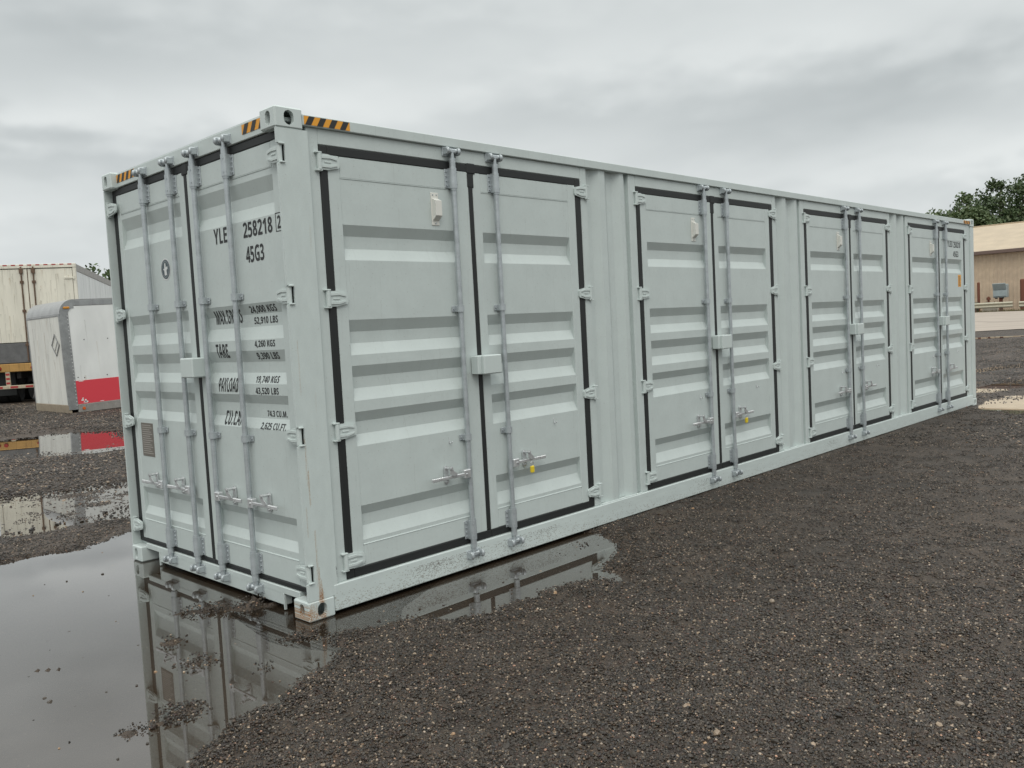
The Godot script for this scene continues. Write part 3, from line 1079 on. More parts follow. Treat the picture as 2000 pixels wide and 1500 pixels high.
	vent.prism(PackedVector2Array([Vector2(0.004, -0.078), Vector2(0.042, -0.045), Vector2(0.042, 0.05), Vector2(0.004, 0.068)]), -0.026, 0.026)
	vent.xf = Transform3D.IDENTITY
	var vent_mesh := made(vent, M.plastic)
	var screw := MB.new()
	screw.tube(V(0, 0, 0), V(0, 0, 0.006), 0.006, 0.004, 8)
	var screw_mesh := made(screw, M.zinc)
	var hook := MB.new()
	hook.tube(V(0, 0.018, 0), V(0, -0.01, 0.004), 0.004, -1, 6)
	hook.tube(V(0, -0.01, 0.004), V(0.0, -0.017, 0.016), 0.004, -1, 6)
	hook.tube(V(0, -0.017, 0.016), V(0.0, -0.004, 0.03), 0.004, -1, 6)
	var hook_mesh := made(hook, M.bright)
	for k in 4:
		var at := V(0.283 + k * 3.056, 0, -0.02)
		# left leaf
		var l := leaf("side_door", box, 0.05, 1.162, 0.232, 2.664, 0.135, 1.052, pr)
		l.position = at
		gasket(l, "gasket", [[0.001, 0.054, 0.182, 2.714, 0.003], [0.054, 1.2, 2.66, 2.714, 0.002], [0.054, 1.2, 0.182, 0.236, 0.002], [1.156, 1.2, 0.236, 2.66, 0.004], [1.15, 1.228, 2.652, 2.722, 0.008], [1.152, 1.21, 2.56, 2.654, 0.0065]])
		for h in [2.618, 1.835, 1.06, 0.288]: use("hinge", hinge, l, Transform3D(Basis.IDENTITY, V(-0.006, h, 0.0)))
		use("locking_rod", rod, l, Transform3D(Basis.IDENTITY, V(1.001, 0, 0.03)))
		for h in [2.603, 0.279]: use("cam_bracket", cam_bracket, l, Transform3D(Basis.IDENTITY if h > 1 else Basis(V(0, 0, 1), PI), V(1.001, h, 0.03)))
		for h in [1.755, 0.903]: use("rod_guide", guide, l, Transform3D(Basis.IDENTITY, V(1.001, h, 0.03)))
		use("handle", handle, l, Transform3D(Basis(V(0, 0, 1), PI), V(0.985, 0.662, 0.03)).orthonormalized())
		use("handle_catch", catcher, l, Transform3D(Basis.IDENTITY, V(0.815, 0.672, 0.03)))
		var vv := use("vent_cover", vent_mesh, l, Transform3D(Basis.IDENTITY, V(0.856, 2.4, -0.004)))
		for q in [[-0.016, 0.09], [0.016, 0.09], [0.0, -0.092]]: use("screw", screw_mesh, vv, Transform3D(Basis.IDENTITY, V(q[0], q[1], 0.004)))
		use("hook", hook_mesh, l, Transform3D(Basis.IDENTITY, V(0.866, 0.893, -0.003)))
		# right leaf
		var r := leaf("side_door", box, 1.2, 2.272, 0.232, 2.664, 1.277, 2.187, pr)
		r.position = at
		gasket(r, "gasket", [[2.272, 2.34, 0.182, 2.714, 0.001], [1.2, 2.272, 2.66, 2.714, 0.002], [1.2, 2.272, 0.182, 0.236, 0.002]])
		for h in [2.618, 1.844, 1.072, 0.299]: use("hinge", hinge, r, Transform3D(Basis(V(0, 0, 1), PI) * Basis.IDENTITY, V(2.392, h, 0.0)))
		use("locking_rod", rod, r, Transform3D(Basis.IDENTITY, V(1.392, 0, 0.03)))
		for h in [2.603, 0.279]: use("cam_bracket", cam_bracket, r, Transform3D(Basis.IDENTITY if h > 1 else Basis(V(0, 0, 1), PI), V(1.392, h, 0.03)))
		for h in [1.755, 0.903]: use("rod_guide", guide, r, Transform3D(Basis.IDENTITY, V(1.392, h, 0.03)))
		use("handle", handle, r, Transform3D(Basis.IDENTITY, V(1.41, 0.666, 0.03)))
		use("handle_catch", catcher, r, Transform3D(Basis.IDENTITY, V(1.56, 0.674, 0.03)))
		use("hook", hook_mesh, r, Transform3D(Basis.IDENTITY, V(1.906, 0.905, -0.003)))
		lock_box(r, V(1.19, 1.374, 0.0))
		for q in [1.001, 1.392]:
			use("cam_keeper", keeper, box, Transform3D(Basis.IDENTITY, at + V(q, 2.776, 0.006)))
			use("cam_keeper", keeper, box, Transform3D(Basis.IDENTITY, at + V(q, 0.112, 0.022)))
		if k == 3:
			lettering(r, "lettering", "YLEU", 11.02 - at.x, 11.24 - at.x, 2.444, 2.532, pr, M.ink)
			lettering(r, "lettering", "258218", 11.285 - at.x, 11.6 - at.x, 2.438, 2.526, pr, M.ink)
			lettering(r, "lettering", "2", 11.655 - at.x, 11.695 - at.x, 2.445, 2.52, pr, M.ink)
			lettering(r, "lettering", "45G3", 11.27 - at.x, 11.5 - at.x, 2.3, 2.388, pr, M.ink)
			var st := MB.new()
			st.cbox(V(11.47 - at.x, 1.86, -0.0035), V(11.6 - at.x, 2.037, -0.002), 0.0)
			var so := obj("warning_sticker", st, M.sticker, r)
			var ln := MB.new()
			for i in 5:
				ln.cbox(V(11.485 - at.x, 1.88 + i * 0.03, -0.003), V((11.585 - 0.01 * (i % 3)) - at.x, 1.892 + i * 0.03, -0.0015), 0.0)
			obj("sticker_print", ln, M.tape_black, so)
	# --- cargo doors on the end
	var cuts := []
	for q in [[2.533, 2.452, 2.385, 2.315], [1.835, 1.772, 1.698, 1.623], [1.559, 1.491, 1.427, 1.362], [1.297, 1.243, 1.157, 1.097], [0.594, 0.544, 0.45, 0.395]]:
		cuts.append([ey(q[0]), ey(q[1]), ey(q[2]), ey(q[3])])
	var pe := profile(cuts, ey(2.572), ey(0.351), -0.004, -0.031)
	var turn := Transform3D(Basis(Vector3.UP, -PI / 2), V(0.055, 0, -1.219))
	var rod2 := rod_mesh(0.092, 2.822)
	for s in [-1.0, 1.0]:
		var d := leaf("cargo_door", box, -1.118 if s < 0 else 0.02, -0.022 if s < 0 else 1.15, 0.175, 2.735, -1.06 if s < 0 else 0.118, -0.1 if s < 0 else 1.06, pe)
		d.transform = turn
		if s < 0: gasket(d, "gasket", [[-1.192, -1.116, 0.142, 2.784, -0.003], [-1.116, 0.02, 2.732, 2.784, 0.002], [-1.116, 0.02, 0.144, 0.178, 0.002], [-0.024, 0.021, 0.178, 2.732, 0.001], [-0.04, 0.04, 2.71, 2.785, 0.006]])
		else: gasket(d, "gasket", [[1.148, 1.185, 0.142, 2.784, -0.003], [0.02, 1.148, 2.732, 2.784, 0.002], [0.02, 1.148, 0.144, 0.178, 0.002]])
		for h in hinge_y: use("hinge", hinge, d, Transform3D(Basis(V(0, 0, 1), 0.0 if s < 0 else PI), V(s * 1.198, h, 0.02)))
		for q in [0.172, 0.593]:
			use("locking_rod", rod2, d, Transform3D(Basis.IDENTITY, V(s * q, 0, 0.03)))
			for h in [2.672, 0.246]: use("cam_bracket", cam_bracket, d, Transform3D(Basis.IDENTITY if h > 1 else Basis(V(0, 0, 1), PI), V(s * q, h, 0.03)))
			for h in [1.886, 1.022]: use("rod_guide", guide, d, Transform3D(Basis.IDENTITY, V(s * q, h, 0.03)))
			use("handle", handle, d, Transform3D(Basis.IDENTITY if s > 0 else Basis(V(0, 0, 1), PI), V(s * q + s * 0.016, 0.63, 0.03)).orthonormalized())
			use("handle_catch", catcher, d, Transform3D(Basis.IDENTITY, V(s * q + s * 0.19, 0.64, 0.03)))
			var kb := turn.basis
			use("cam_keeper", keeper, box, Transform3D(kb, V(0.04, 2.822, -1.219 + s * q)))
			use("cam_keeper", keeper, box, Transform3D(kb, V(0.04, 0.092, -1.219 + s * q)))
		if s > 0:
			lock_box(d, V(0.0, 1.462, 0.0))
			for t in [["YLEU", -0.782, -0.55, 2.214, 2.308, 0.004], ["258218", -0.424, -0.10, 2.214, 2.305, 0.004], ["45G3", -0.41, -0.208, 2.07, 2.166, 0.004],
					["MAX.GROSS", -0.83, -0.506, 1.725, 1.811, 0.03], ["24,000 KGS", -0.41, -0.118, 1.78, 1.819, 0.02], ["52,910 LBS", -0.361, -0.103, 1.714, 1.753, 0.036],
					["TARE", -0.843, -0.692, 1.52, 1.607, 0.015], ["4,260 KGS", -0.386, -0.159, 1.58, 1.617, 0.004], ["9,390 LBS", -0.36, -0.12, 1.508, 1.547, 0.02],
					["PAYLOAD", -0.84, -0.6, 1.312, 1.398, 0.015], ["19,740 KGS", -0.393, -0.134, 1.372, 1.41, 0.018], ["43,520 LBS", -0.414, -0.157, 1.304, 1.342, 0.004],
					["CU.CAP.", -0.8, -0.56, 1.107, 1.195, 0.025], ["74.3 CU.M.", -0.291, -0.075, 1.174, 1.21, 0.034], ["2,625 CU.FT.", -0.366, -0.089, 1.1, 1.137, 0.018]]:
				lettering(d, "lettering", t[0], ex(t[1], t[5]), ex(t[2], t[5]), ey(t[3], t[5]), ey(t[4], t[5]), pe, M.ink)
			lettering(d, "lettering", "2", ex(-0.046), ex(-0.01), ey(2.228), ey(2.3), [[9.0, 0.0], [0.0, 0.0]], M.ink)
			var fr := MB.new()   # frame round the check digit
			var fx := [ex(-0.064), ex(0.003)]; var fy := [ey(2.212), ey(2.316)]
			fr.box(V(fx[0], fy[0], -0.0005), V(fx[1], fy[0] + 0.005, 0.001)); fr.box(V(fx[0], fy[1] - 0.005, -0.0005), V(fx[1], fy[1], 0.001))
			fr.box(V(fx[0], fy[0], -0.0005), V(fx[0] + 0.005, fy[1], 0.0012)); fr.box(V(fx[1] - 0.005, fy[0], -0.0005), V(fx[1], fy[1], 0.0012))
			obj("check_digit_frame", fr, M.ink, d)
		else:
			emblem(d, Vector2(ex(-1.489), ey(2.125)))
			var pl := MB.new()
			pl.cbox(V(ex(-2.09), ey(0.825), -0.004), V(ex(-1.895), ey(1.067), -0.001), 0.001)
			var po := obj("data_plate", pl, M.plate, d)
			var ln := MB.new()
			for i in 14:
				ln.box(V(ex(-2.075), ey(0.845 + i * 0.0155), -0.002), V(ex(-1.91 - 0.02 * (i % 3)), ey(0.851 + i * 0.0155), -0.0006))
			obj("plate_print", ln, M.plate_print, po)
	# --- warning tape on the top edges
	hazard(box, V(0.044, 2.818, -0.435), V(0, 0, 1), V(0, 1, 0), V(-1, 0, 0), 0.27, 0.056, 3)
	hazard(box, V(0.044, 2.818, -2.27), V(0, 0, 1), V(0, 1, 0), V(-1, 0, 0), 0.31, 0.056, 4)
	hazard(box, V(0.185, 2.812, 0.0), V(1, 0, 0), V(0, 1, 0), V(0, 0, 1), 0.31, 0.048, 4)
	hazard(box, V(11.7, 2.812, 0.0), V(1, 0, 0), V(0, 1, 0), V(0, 0, 1), 0.31, 0.048, 4)
	# --- yellow padlocks hanging from two levers
	for k in 2:
		var lk := thing("padlock", "small yellow padlock on the side door lever beside the " + ["rust-stained corner post" if k == 0 else "second", "second pair of side doors"][k], "padlock", V(0.283 + k * 3.056 + 1.585, 0.61, 0.035), "yellow padlocks on the side doors")
		lk.set_meta("label", ["small yellow padlock hanging from the side doors beside the rust-stained post", "small yellow padlock hanging from the second pair of side doors"][k])
		var pb := MB.new()
		pb.cbox(V(-0.016, -0.038, -0.011), V(0.016, 0.012, 0.011), 0.005)
		obj("lock_body", pb, M.lock_yellow, lk)
		var sh := MB.new()
		for i in 8:
			var a0 := PI * i / 8; var a1 := PI * (i + 1) / 8
			sh.tube(V(cos(a0) * 0.011, 0.03 + sin(a0) * 0.012, 0), V(cos(a1) * 0.011, 0.03 + sin(a1) * 0.012, 0), 0.0035, -1, 6)
		for q in [-0.011, 0.011]: sh.tube(V(q, 0.01, 0), V(q, 0.031, 0), 0.0035, -1, 6)
		obj("shackle", sh, M.bright, lk)

func lock_box(parent: Node, at: Vector3) -> void:
	# welded box that shields a padlock over the meeting line of two doors
	var b := MB.new()
	b.cbox(at + V(-0.066, -0.064, 0.006), at + V(0.104, 0.064, 0.1), 0.007)
	b.cbox(at + V(-0.1, -0.06, 0.0085), at + V(-0.0655, 0.06, 0.074), 0.003)
	obj("lock_box", b, M.paint_plain, parent)

func emblem(parent: Node, at: Vector2) -> void:
	# a round printed badge: pale rim, dark disc, a pale winged figure
	var disc := func(r: float, z: float, m: Material, called: String, p: Node) -> MeshInstance3D:
		var b := MB.new()
		for i in 32:
			var a0 := TAU * i / 32; var a1 := TAU * (i + 1) / 32
			b.tri(V(at.x, at.y, z), V(at.x + cos(a0) * r, at.y + sin(a0) * r, z), V(at.x + cos(a1) * r, at.y + sin(a1) * r, z))
		return obj(called, b, m, p)
	var o: MeshInstance3D = disc.call(0.075, -0.0028, M.decal_white, "badge", parent)
	disc.call(0.066, -0.0018, M.decal_dark, "badge_disc", o)
	var ring := MB.new()
	for i in 32:
		var a0 := TAU * i / 32; var a1 := TAU * (i + 0.62) / 32
		ring.quad(V(at.x + cos(a0) * 0.05, at.y + sin(a0) * 0.05, -0.001), V(at.x + cos(a0) * 0.059, at.y + sin(a0) * 0.059, -0.001), V(at.x + cos(a1) * 0.059, at.y + sin(a1) * 0.059, -0.001), V(at.x + cos(a1) * 0.05, at.y + sin(a1) * 0.05, -0.001))
	obj("badge_ring", ring, M.decal_grey, o)
	var f := MB.new()
	f.prism(PackedVector2Array([Vector2(-0.012, 0.038), Vector2(0.004, 0.046), Vector2(0.008, 0.012), Vector2(0.03, 0.02), Vector2(0.036, 0.004), Vector2(0.016, -0.008), Vector2(0.02, -0.04), Vector2(-0.016, -0.042), Vector2(-0.018, -0.012), Vector2(-0.034, 0.004), Vector2(-0.016, 0.006)]), -0.0002, 0.0)
	f.xf = Transform3D.IDENTITY
	for i in f.v.size(): f.v[i] += V(at.x, at.y, -0.0009)
	obj("badge_figure", f, M.decal_white, o)

# ------------------------------------------------------------------ vehicles behind
func build_box_body() -> void:
	# a van body set down on the ground; corner nearest the container's end at the origin, side along +x, front facing -x
	var L := 5.6; var D := 2.35; var H := 2.72
	var o := thing("truck_box", "white cargo box with a red stripe and silver corners resting on the ground", "cargo box", V(4.72, 0.09, -17.6))
	o.rotation.z = 0.024
	var b := MB.new()
	b.cbox(V(0.2, 0.3, -0.004), V(L, 2.56, -0.03), 0.003)
	obj("side_panel", b, M.trailer_white, o)
	b = MB.new()
	b.cbox(V(0.2, 0.22, -0.001), V(L, 0.78, 0.003), 0.001)
	obj("red_stripe", b, M.red, o)
	b = MB.new()   # torn white flakes in the stripe
	for q in [[0.28, 0.3, 0.07, 0.03], [0.33, 0.25, 0.12, 0.04], [0.36, 0.27, 0.05, 0.06], [0.26, 0.76, 0.14, 0.018], [0.7, 0.235, 0.12, 0.012], [0.3, 0.345, 0.05, 0.02]]:
		b.prism(PackedVector2Array([Vector2(q[0], q[1]), Vector2(q[0] + q[2] * 0.7, q[1] - q[3] * 0.3), Vector2(q[0] + q[2], q[1] + q[3] * 0.4), Vector2(q[0] + q[2] * 0.6, q[1] + q[3]), Vector2(q[0] + q[2] * 0.2, q[1] + q[3] * 0.8)]), 0.003, 0.0048)
	obj("torn_patch", b, M.trailer_white, o)
	b = MB.new()   # bottom rail
	b.cbox(V(0.2, 0.02, -0.06), V(L, 0.22, 0.006), 0.006)
	var rail := obj("bottom_rail", b, M.alu_dull, o)
	b = MB.new()
	for i in 40: b.tube(V(0.26 + i * 0.13, 0.18, 0.005), V(0.26 + i * 0.13, 0.18, 0.013), 0.011, 0.007, 6)
	obj("rivets", b, M.alu, rail).set_meta("kind", "stuff")
	b = MB.new()
	b.tube(V(0.33, 0.11, 0.005), V(0.33, 0.11, 0.022), 0.04, 0.034, 14)
	obj("marker_light", b, M.lamp_orange, o)
	b = MB.new()   # top rail
	b.cbox(V(0.3, 2.56, -0.05), V(L, 2.7, 0.004), 0.012)
	obj("top_rail", b, M.alu, o)
	# silver corner post, curving back over the top
	b = MB.new()
	var arc := []
	var R := 0.34
	arc.append([Vector2(0, 0.1), Vector2(0.2, 0.1)])
	arc.append([Vector2(0, H - R), Vector2(0.2, H - R)])
	for i in range(1, 9):
		var a := PI / 2 * i / 8
		arc.append([Vector2(R - R * cos(a), H - R + R * sin(a)), Vector2(R - (R - 0.2) * cos(a), H - R + (R - 0.2) * sin(a))])
	for i in arc.size() - 1:
		var p: Vector2 = arc[i][0]; var q: Vector2 = arc[i][1]; var r2: Vector2 = arc[i + 1][1]; var s: Vector2 = arc[i + 1][0]
		b.quad(V(p.x, p.y, 0.008), V(q.x, q.y, 0.008), V(r2.x, r2.y, 0.008), V(s.x, s.y, 0.008))
		b.quad(V(q.x, q.y, -0.03), V(r2.x, r2.y, -0.03), V(r2.x, r2.y, 0.008), V(q.x, q.y, 0.008))
	obj("corner_post", b, M.alu, o)
	b = MB.new()
	for i in 26: b.tube(V(0.175, 0.2 + i * 0.085, 0.007), V(0.175, 0.2 + i * 0.085, 0.018), 0.016, 0.01, 6)
	obj("rivets", b, M.alu_light, o).set_meta("kind", "stuff")
	b = MB.new()
	for i in arc.size() - 1:   # front edge and rounded nose of the roof
		var p: Vector2 = arc[i][0]; var s: Vector2 = arc[i + 1][0]
		if i == 0: continue
		b.quad(V(p.x, p.y, -D), V(p.x, p.y, 0.008), V(s.x, s.y, 0.008), V(s.x, s.y, -D))
	b.box(V(R, H - 0.02, -D), V(L, H, 0.0))
	obj("roof", b, M.alu_roof, o)
	b = MB.new()
	b.cbox(V(-0.004, 0.22, -D + 0.03), V(0.03, H - R, -0.03), 0.004)
	obj("front_panel", b, M.box_front, o)
	b = MB.new()
	b.cbox(V(-0.01, 0.1, -0.06), V(0.01, H - R, 0.01), 0.004)
	b.cbox(V(-0.01, 0.1, -D), V(0.01, H - R, -D + 0.05), 0.004)
	b.cbox(V(-0.012, H - R - 0.05, -D), V(0.008, H - R + 0.015, 0.01), 0.004)
	obj("front_trim", b, M.alu, o)
	b = MB.new()
	for i in 24: b.tube(V(-0.01, H - R - 0.02, -0.08 - i * 0.095), V(-0.02, H - R - 0.02, -0.08 - i * 0.095), 0.011, 0.007, 6)
	obj("rivets", b, M.alu_light, o).set_meta("kind", "stuff")
	b = MB.new()
	b.cbox(V(-0.012, 0.02, -D), V(0.06, 0.22, 0.0), 0.01)
	obj("front_sill", b, M.alu_rusty, o)
	b = MB.new()   # hazard diamond holder
	b.xf = Transform3D(Basis(Vector3.UP, -PI / 2) * Basis(V(0, 0, 1), PI / 4), V(-0.012, 1.66, -0.42))
	for q in [[-0.19, -0.19, 0.19, -0.165], [-0.19, 0.165, 0.19, 0.19], [-0.19, -0.19, -0.165, 0.19], [0.165, -0.19, 0.19, 0.19]]:
		b.box(V(q[0], q[1], 0.0), V(q[2], q[3], 0.012))
	b.box(V(-0.16, -0.05, 0.0), V(0.16, -0.035, 0.008))
	obj("placard_frame", b, M.alu, o)
	b = MB.new()
	b.cbox(V(0.1, 2.5, 0.007), V(0.24, 2.55, 0.035), 0.01)
	obj("marker_light", b, M.lamp_amber, o)
	b = MB.new()
	b.box(V(0.03, 0.1, -D + 0.02), V(L - 0.01, 0.14, -0.04))
	b.box(V(L - 0.03, 0.1, -D + 0.02), V(L, H - 0.02, -0.01))
	b.box(V(0.3, 0.1, -D), V(L, H - 0.02, -D + 0.03))
	obj("far_walls", b, M.trailer_white, o)
	for q in [0.7, 2.6, 4.6]:
		b = MB.new()
		b.cbox(V(q, -0.12, -D + 0.15), V(q + 0.12, 0.1, -0.15), 0.01)
		obj("skid", b, M.steel_dark, o)
	for q in [[0.5, 1.75], [1.05, 1.74], [0.27, 0.86], [0.42, 0.84], [0.95, 0.86]]:
		b = MB.new()
		b.tube(V(q[0], q[1], -0.004), V(q[0], q[1], 0.003), 0.014, 0.01, 8)
		obj("screw", b, M.steel_dark, o)

func wheel(parent: Node, at: Vector3) -> void:
	var w := Node3D.new()
	w.name = "wheel"
	parent.add_child(w, true)
	w.position = at
	var b := MB.new()
	b.tube(V(-0.13, 0, 0), V(0.13, 0, 0), 0.5, 0.5, 28)
	b.tube(V(0.13, 0, 0), V(0.15, 0, 0), 0.5, 0.46, 28)
	b.tube(V(-0.15, 0, 0), V(-0.13, 0, 0), 0.46, 0.5, 28)
	for i in 4:
		b.tube(V(-0.11 + i * 0.065, 0, 0), V(-0.085 + i * 0.065, 0, 0), 0.508, 0.508, 28)
	obj("tyre", b, M.tyre, w)
	b = MB.new()
	b.tube(V(0.12, 0, 0), V(0.152, 0, 0), 0.28, 0.26, 20)
	obj("rim", b, M.steel_dark, w)

func build_semi() -> void:
	# highway trailer seen from behind; origin on the ground below the middle of the rear frame, rear facing +z
	var o := thing("semi_trailer", "tall rusty white highway trailer with yellow rear bumper frame and closed doors", "trailer", V(5.98, 0.1, -23.9))
	o.rotation.y = -0.49
	var W := 1.3; var top := 4.1; var fl := 1.2
	var b := MB.new()
	for s in [-1.0, 1.0]:
		b = MB.new()
		b.cbox(V(s * W, fl, -14.0), V(s * (W - 0.04), top - 0.1, -0.08), 0.004)
		var sd := obj("side_wall", b, M.trailer_white, o)
		b = MB.new()
		b.cbox(V(s * (W + 0.012), top - 0.22, -14.0), V(s * (W - 0.05), top, -0.08), 0.01)
		obj("top_rail", b, M.alu_dull, sd)
		for i in 11:
			b = MB.new()
			b.cbox(V(s * (W + 0.006), fl + 0.1, -1.3 - i * 1.22), V(s * W, top - 0.22, -1.26 - i * 1.22), 0.002)
			obj("seam", b, M.trailer_white, sd)
	b = MB.new()
	b.box(V(-W, top - 0.04, -14), V(W, top - 0.01, -0.05))
	obj("roof", b, M.alu_dull, o)
	b = MB.new()
	b.box(V(-W, fl - 0.06, -14), V(W, fl + 0.06, -0.06))
	b.box(V(-W, fl, -14.0), V(W, top - 0.05, -13.96))
	for s in [-0.5, 0.5]: b.cbox(V(s - 0.06, 0.75, -13), V(s + 0.06, fl, -0.2), 0.01)
	obj("floor_frame", b, M.steel_dark, o)
	# rear frame
	for s in [-1.0, 1.0]:
		b = MB.new()
		b.cbox(V(s * (W + 0.01), fl - 0.1, -0.1), V(s * (W - 0.09), top, 0.0), 0.012)
		obj("rear_post", b, M.trailer_dirty, o)
	b = MB.new()
	b.cbox(V(-W - 0.012, top - 0.11, -0.1), V(W + 0.012, top + 0.012, 0.012), 0.01)
	var hd := obj("rear_header", b, M.trailer_dirty, o)
	b = MB.new()
	for i in 12: b.box(V(-W + 0.03 + i * 0.215, top - 0.03, 0.012), V(-W + 0.14 + i * 0.215, top + 0.005, 0.0145))
	obj("reflective_strip", b, M.red_dull, hd)
	for s in [-1.0, 1.0]:
		b = MB.new()
		b.cbox(V(s * 0.012, fl + 0.62, -0.05), V(s * (W - 0.1), top - 0.13, -0.012), 0.006)
		var d := obj("rear_door", b, M.trailer_dirty, o)
		b = MB.new()
		b.cbox(V(s * 0.012, fl + 0.02, -0.05), V(s * (W - 0.1), fl + 0.6, -0.006), 0.006)
		obj("kick_plate", b, M.scuffed, d)
		for q in [0.16]:
			b = MB.new()
			b.tube(V(s * q, fl + 0.05, 0.02), V(s * q, top - 0.06, 0.02), 0.02, -1, 10)
			for y in [fl + 0.5, fl + 1.5, top - 0.55]: b.cbox(V(s * q - 0.05, y, -0.012), V(s * q + 0.05, y + 0.08, 0.03), 0.006)
			b.cbox(V(s * q - 0.05, top - 0.26, -0.012), V(s * q + 0.05, top - 0.1, 0.05), 0.01)
			obj("locking_rod", b, M.rusty_steel, d)
		for y in [fl + 0.7, fl + 1.5, top - 0.45]:
			b = MB.new()
			b.cbox(V(s * (W - 0.02), y, -0.01), V(s * (W - 0.32), y + 0.07, 0.014), 0.006)
			b.tube(V(s * (W - 0.06), y - 0.02, 0.012), V(s * (W - 0.06), y + 0.09, 0.012), 0.022, -1, 8)
			obj("hinge", b, M.trailer_dirty, d)
	b = MB.new()
	b.cbox(V(-0.03, fl + 0.02, -0.05), V(0.03, top - 0.12, -0.02), 0.004)
	obj("door_seal", b, M.rusty_steel, o)
	# yellow sill with lamps, bumper below
	b = MB.new()
	b.cbox(V(-W, fl - 0.24, -0.12), V(W, fl - 0.0, 0.03), 0.015)
	obj("rear_sill", b, M.yellow_old, o)
	for x in [-1.15, -0.95, -0.1, 0.0, 0.1, 0.95, 1.15]:
		var big := absf(x) > 0.5
		b = MB.new()
		b.tube(V(x, fl - 0.13, 0.028), V(x, fl - 0.13, 0.06), 0.062 if big else 0.03, 0.055 if big else 0.025, 16)
		obj("tail_lamp", b, M.lamp_red, o)
	b = MB.new()
	b.cbox(V(-1.15, 0.46, -0.06), V(1.15, 0.56, 0.04), 0.01)
	var bp := obj("bumper", b, M.cream_old, o)
	b = MB.new()
	for i in 6: b.box(V(-1.1 + i * 0.4, 0.48, 0.0402), V(-0.9 + i * 0.4, 0.54, 0.042))
	obj("reflective_strip", b, M.red_dull, bp)
	for x in [-0.75, 0.75]:
		b = MB.new()
		b.cbox(V(x - 0.06, 0.54, -0.05), V(x + 0.06, fl - 0.2, 0.02), 0.008)
		var st := obj("bumper_post", b, M.cream_old, o)
		b = MB.new()
		for i in 3: b.box(V(x - 0.05, 0.6 + i * 0.13, 0.0202), V(x + 0.05, 0.66 + i * 0.13, 0.022))
		obj("reflective_strip", b, M.red_dull, st)
	for z in [-1.0, -2.3]:
		for x in [-1.1, -0.78, 0.78, 1.1]: wheel(o, V(x, 0.505, z))
		b = MB.new()
		b.tube(V(-1.0, 0.5, z), V(1.0, 0.5, z), 0.08, -1, 10)
		obj("axle", b, M.steel_dark, o)
	for x in [-0.94, 0.94]:
		b = MB.new()
		b.cbox(V(x - 0.3, 0.25, -0.42), V(x + 0.3, 1.0, -0.405), 0.003)
		obj("mud_flap", b, M.rubber, o)
	for x in [-0.7, 0.7]:
		b = MB.new()
		b.cbox(V(x - 0.06, 0.05, -11.0), V(x + 0.06, 1.2, -10.86), 0.01)
		b.cbox(V(x - 0.15, -0.06, -11.08), V(x + 0.15, 0.06, -10.78), 0.01)
		obj("landing_leg", b, M.steel_dark, o)

# ------------------------------------------------------------------ background on the right
func build_warehouse() -> void:
	var X := 80.0; var g := 0.62; var z0 := -34.0; var z1 := 4.0
	var o := thing("warehouse", "tan metal-sided warehouse with pale roof and brown eave trim", "building", V(X, g, (z0 + z1) / 2))
	var h := 5.33
	var half := (z1 - z0) / 2
	# sheets of ribbed siding
	var b := MB.new()
	var w := 0.9
	for i in 3:
		var z := i * 0.3
		var p := [[0.0, 0.0], [0.2, 0.0], [0.225, -0.03], [0.275, -0.03], [0.3, 0.0]]
		for k in 4:
			b.quad(V(p[k][1], 0.12, z + p[k][0]), V(p[k + 1][1], 0.12, z + p[k + 1][0]), V(p[k + 1][1], h, z + p[k + 1][0]), V(p[k][1], h, z + p[k][0]))
	var sheets := [made(b, M.siding), made(b, M.siding2)]
	var wall := Node3D.new()
	wall.name = "wall"
	o.add_child(wall)
	var n := int((z1 - z0) / w)
	for i in n: use("siding_panel", sheets[(i * 7 % 5) % 2], wall, Transform3D(Basis.IDENTITY, V(0.003 * (i % 2), 0, -half + i * w)))
	b = MB.new()
	b.box(V(0.06, 0, -half), V(20.0, h - 0.05, half))
	obj("inner_walls", b, M.siding, wall)
	b = MB.new()
	b.cbox(V(-0.04, -0.3, -half), V(0.05, 0.14, half), 0.01)
	obj("footing", b, M.concrete, o)
	# roof: two slopes with standing seams
	b = MB.new()
	var run := 10.2; var up := 2.95
	b.face([V(-0.55, h - 0.05, -half - 0.3), V(-0.55, h - 0.05, half + 0.3), V(run, h + up, half + 0.3), V(run, h + up, -half - 0.3)], V(5, 0, 0))
	b.face([V(2 * run + 0.55, h - 0.05, -half - 0.3), V(2 * run + 0.55, h - 0.05, half + 0.3), V(run, h + up, half + 0.3), V(run, h + up, -half - 0.3)], V(5, 0, 0))
	for s in [-1.0, 1.0]:
		b.face([V(0, h - 0.06, s * half), V(2 * run, h - 0.06, s * half), V(run, h + up - 0.1, s * half)], V(5, 0, 0))
	var roof := obj("roof", b, M.roof_tan, o)
	b = MB.new()
	b.cbox(V(-0.62, h - 0.32, -half - 0.3), V(-0.5, h - 0.02, half + 0.3), 0.02)
	b.box(V(-0.55, h - 0.32, -half - 0.3), V(0.0, h - 0.29, half + 0.3))
	obj("eave_trim", b, M.brown_trim, o)
	b = MB.new()
	b.cbox(V(run - 0.25, h + up - 0.06, -half - 0.3), V(run + 0.25, h + up + 0.03, half + 0.3), 0.02)
	obj("ridge_cap", b, M.roof_tan, roof)

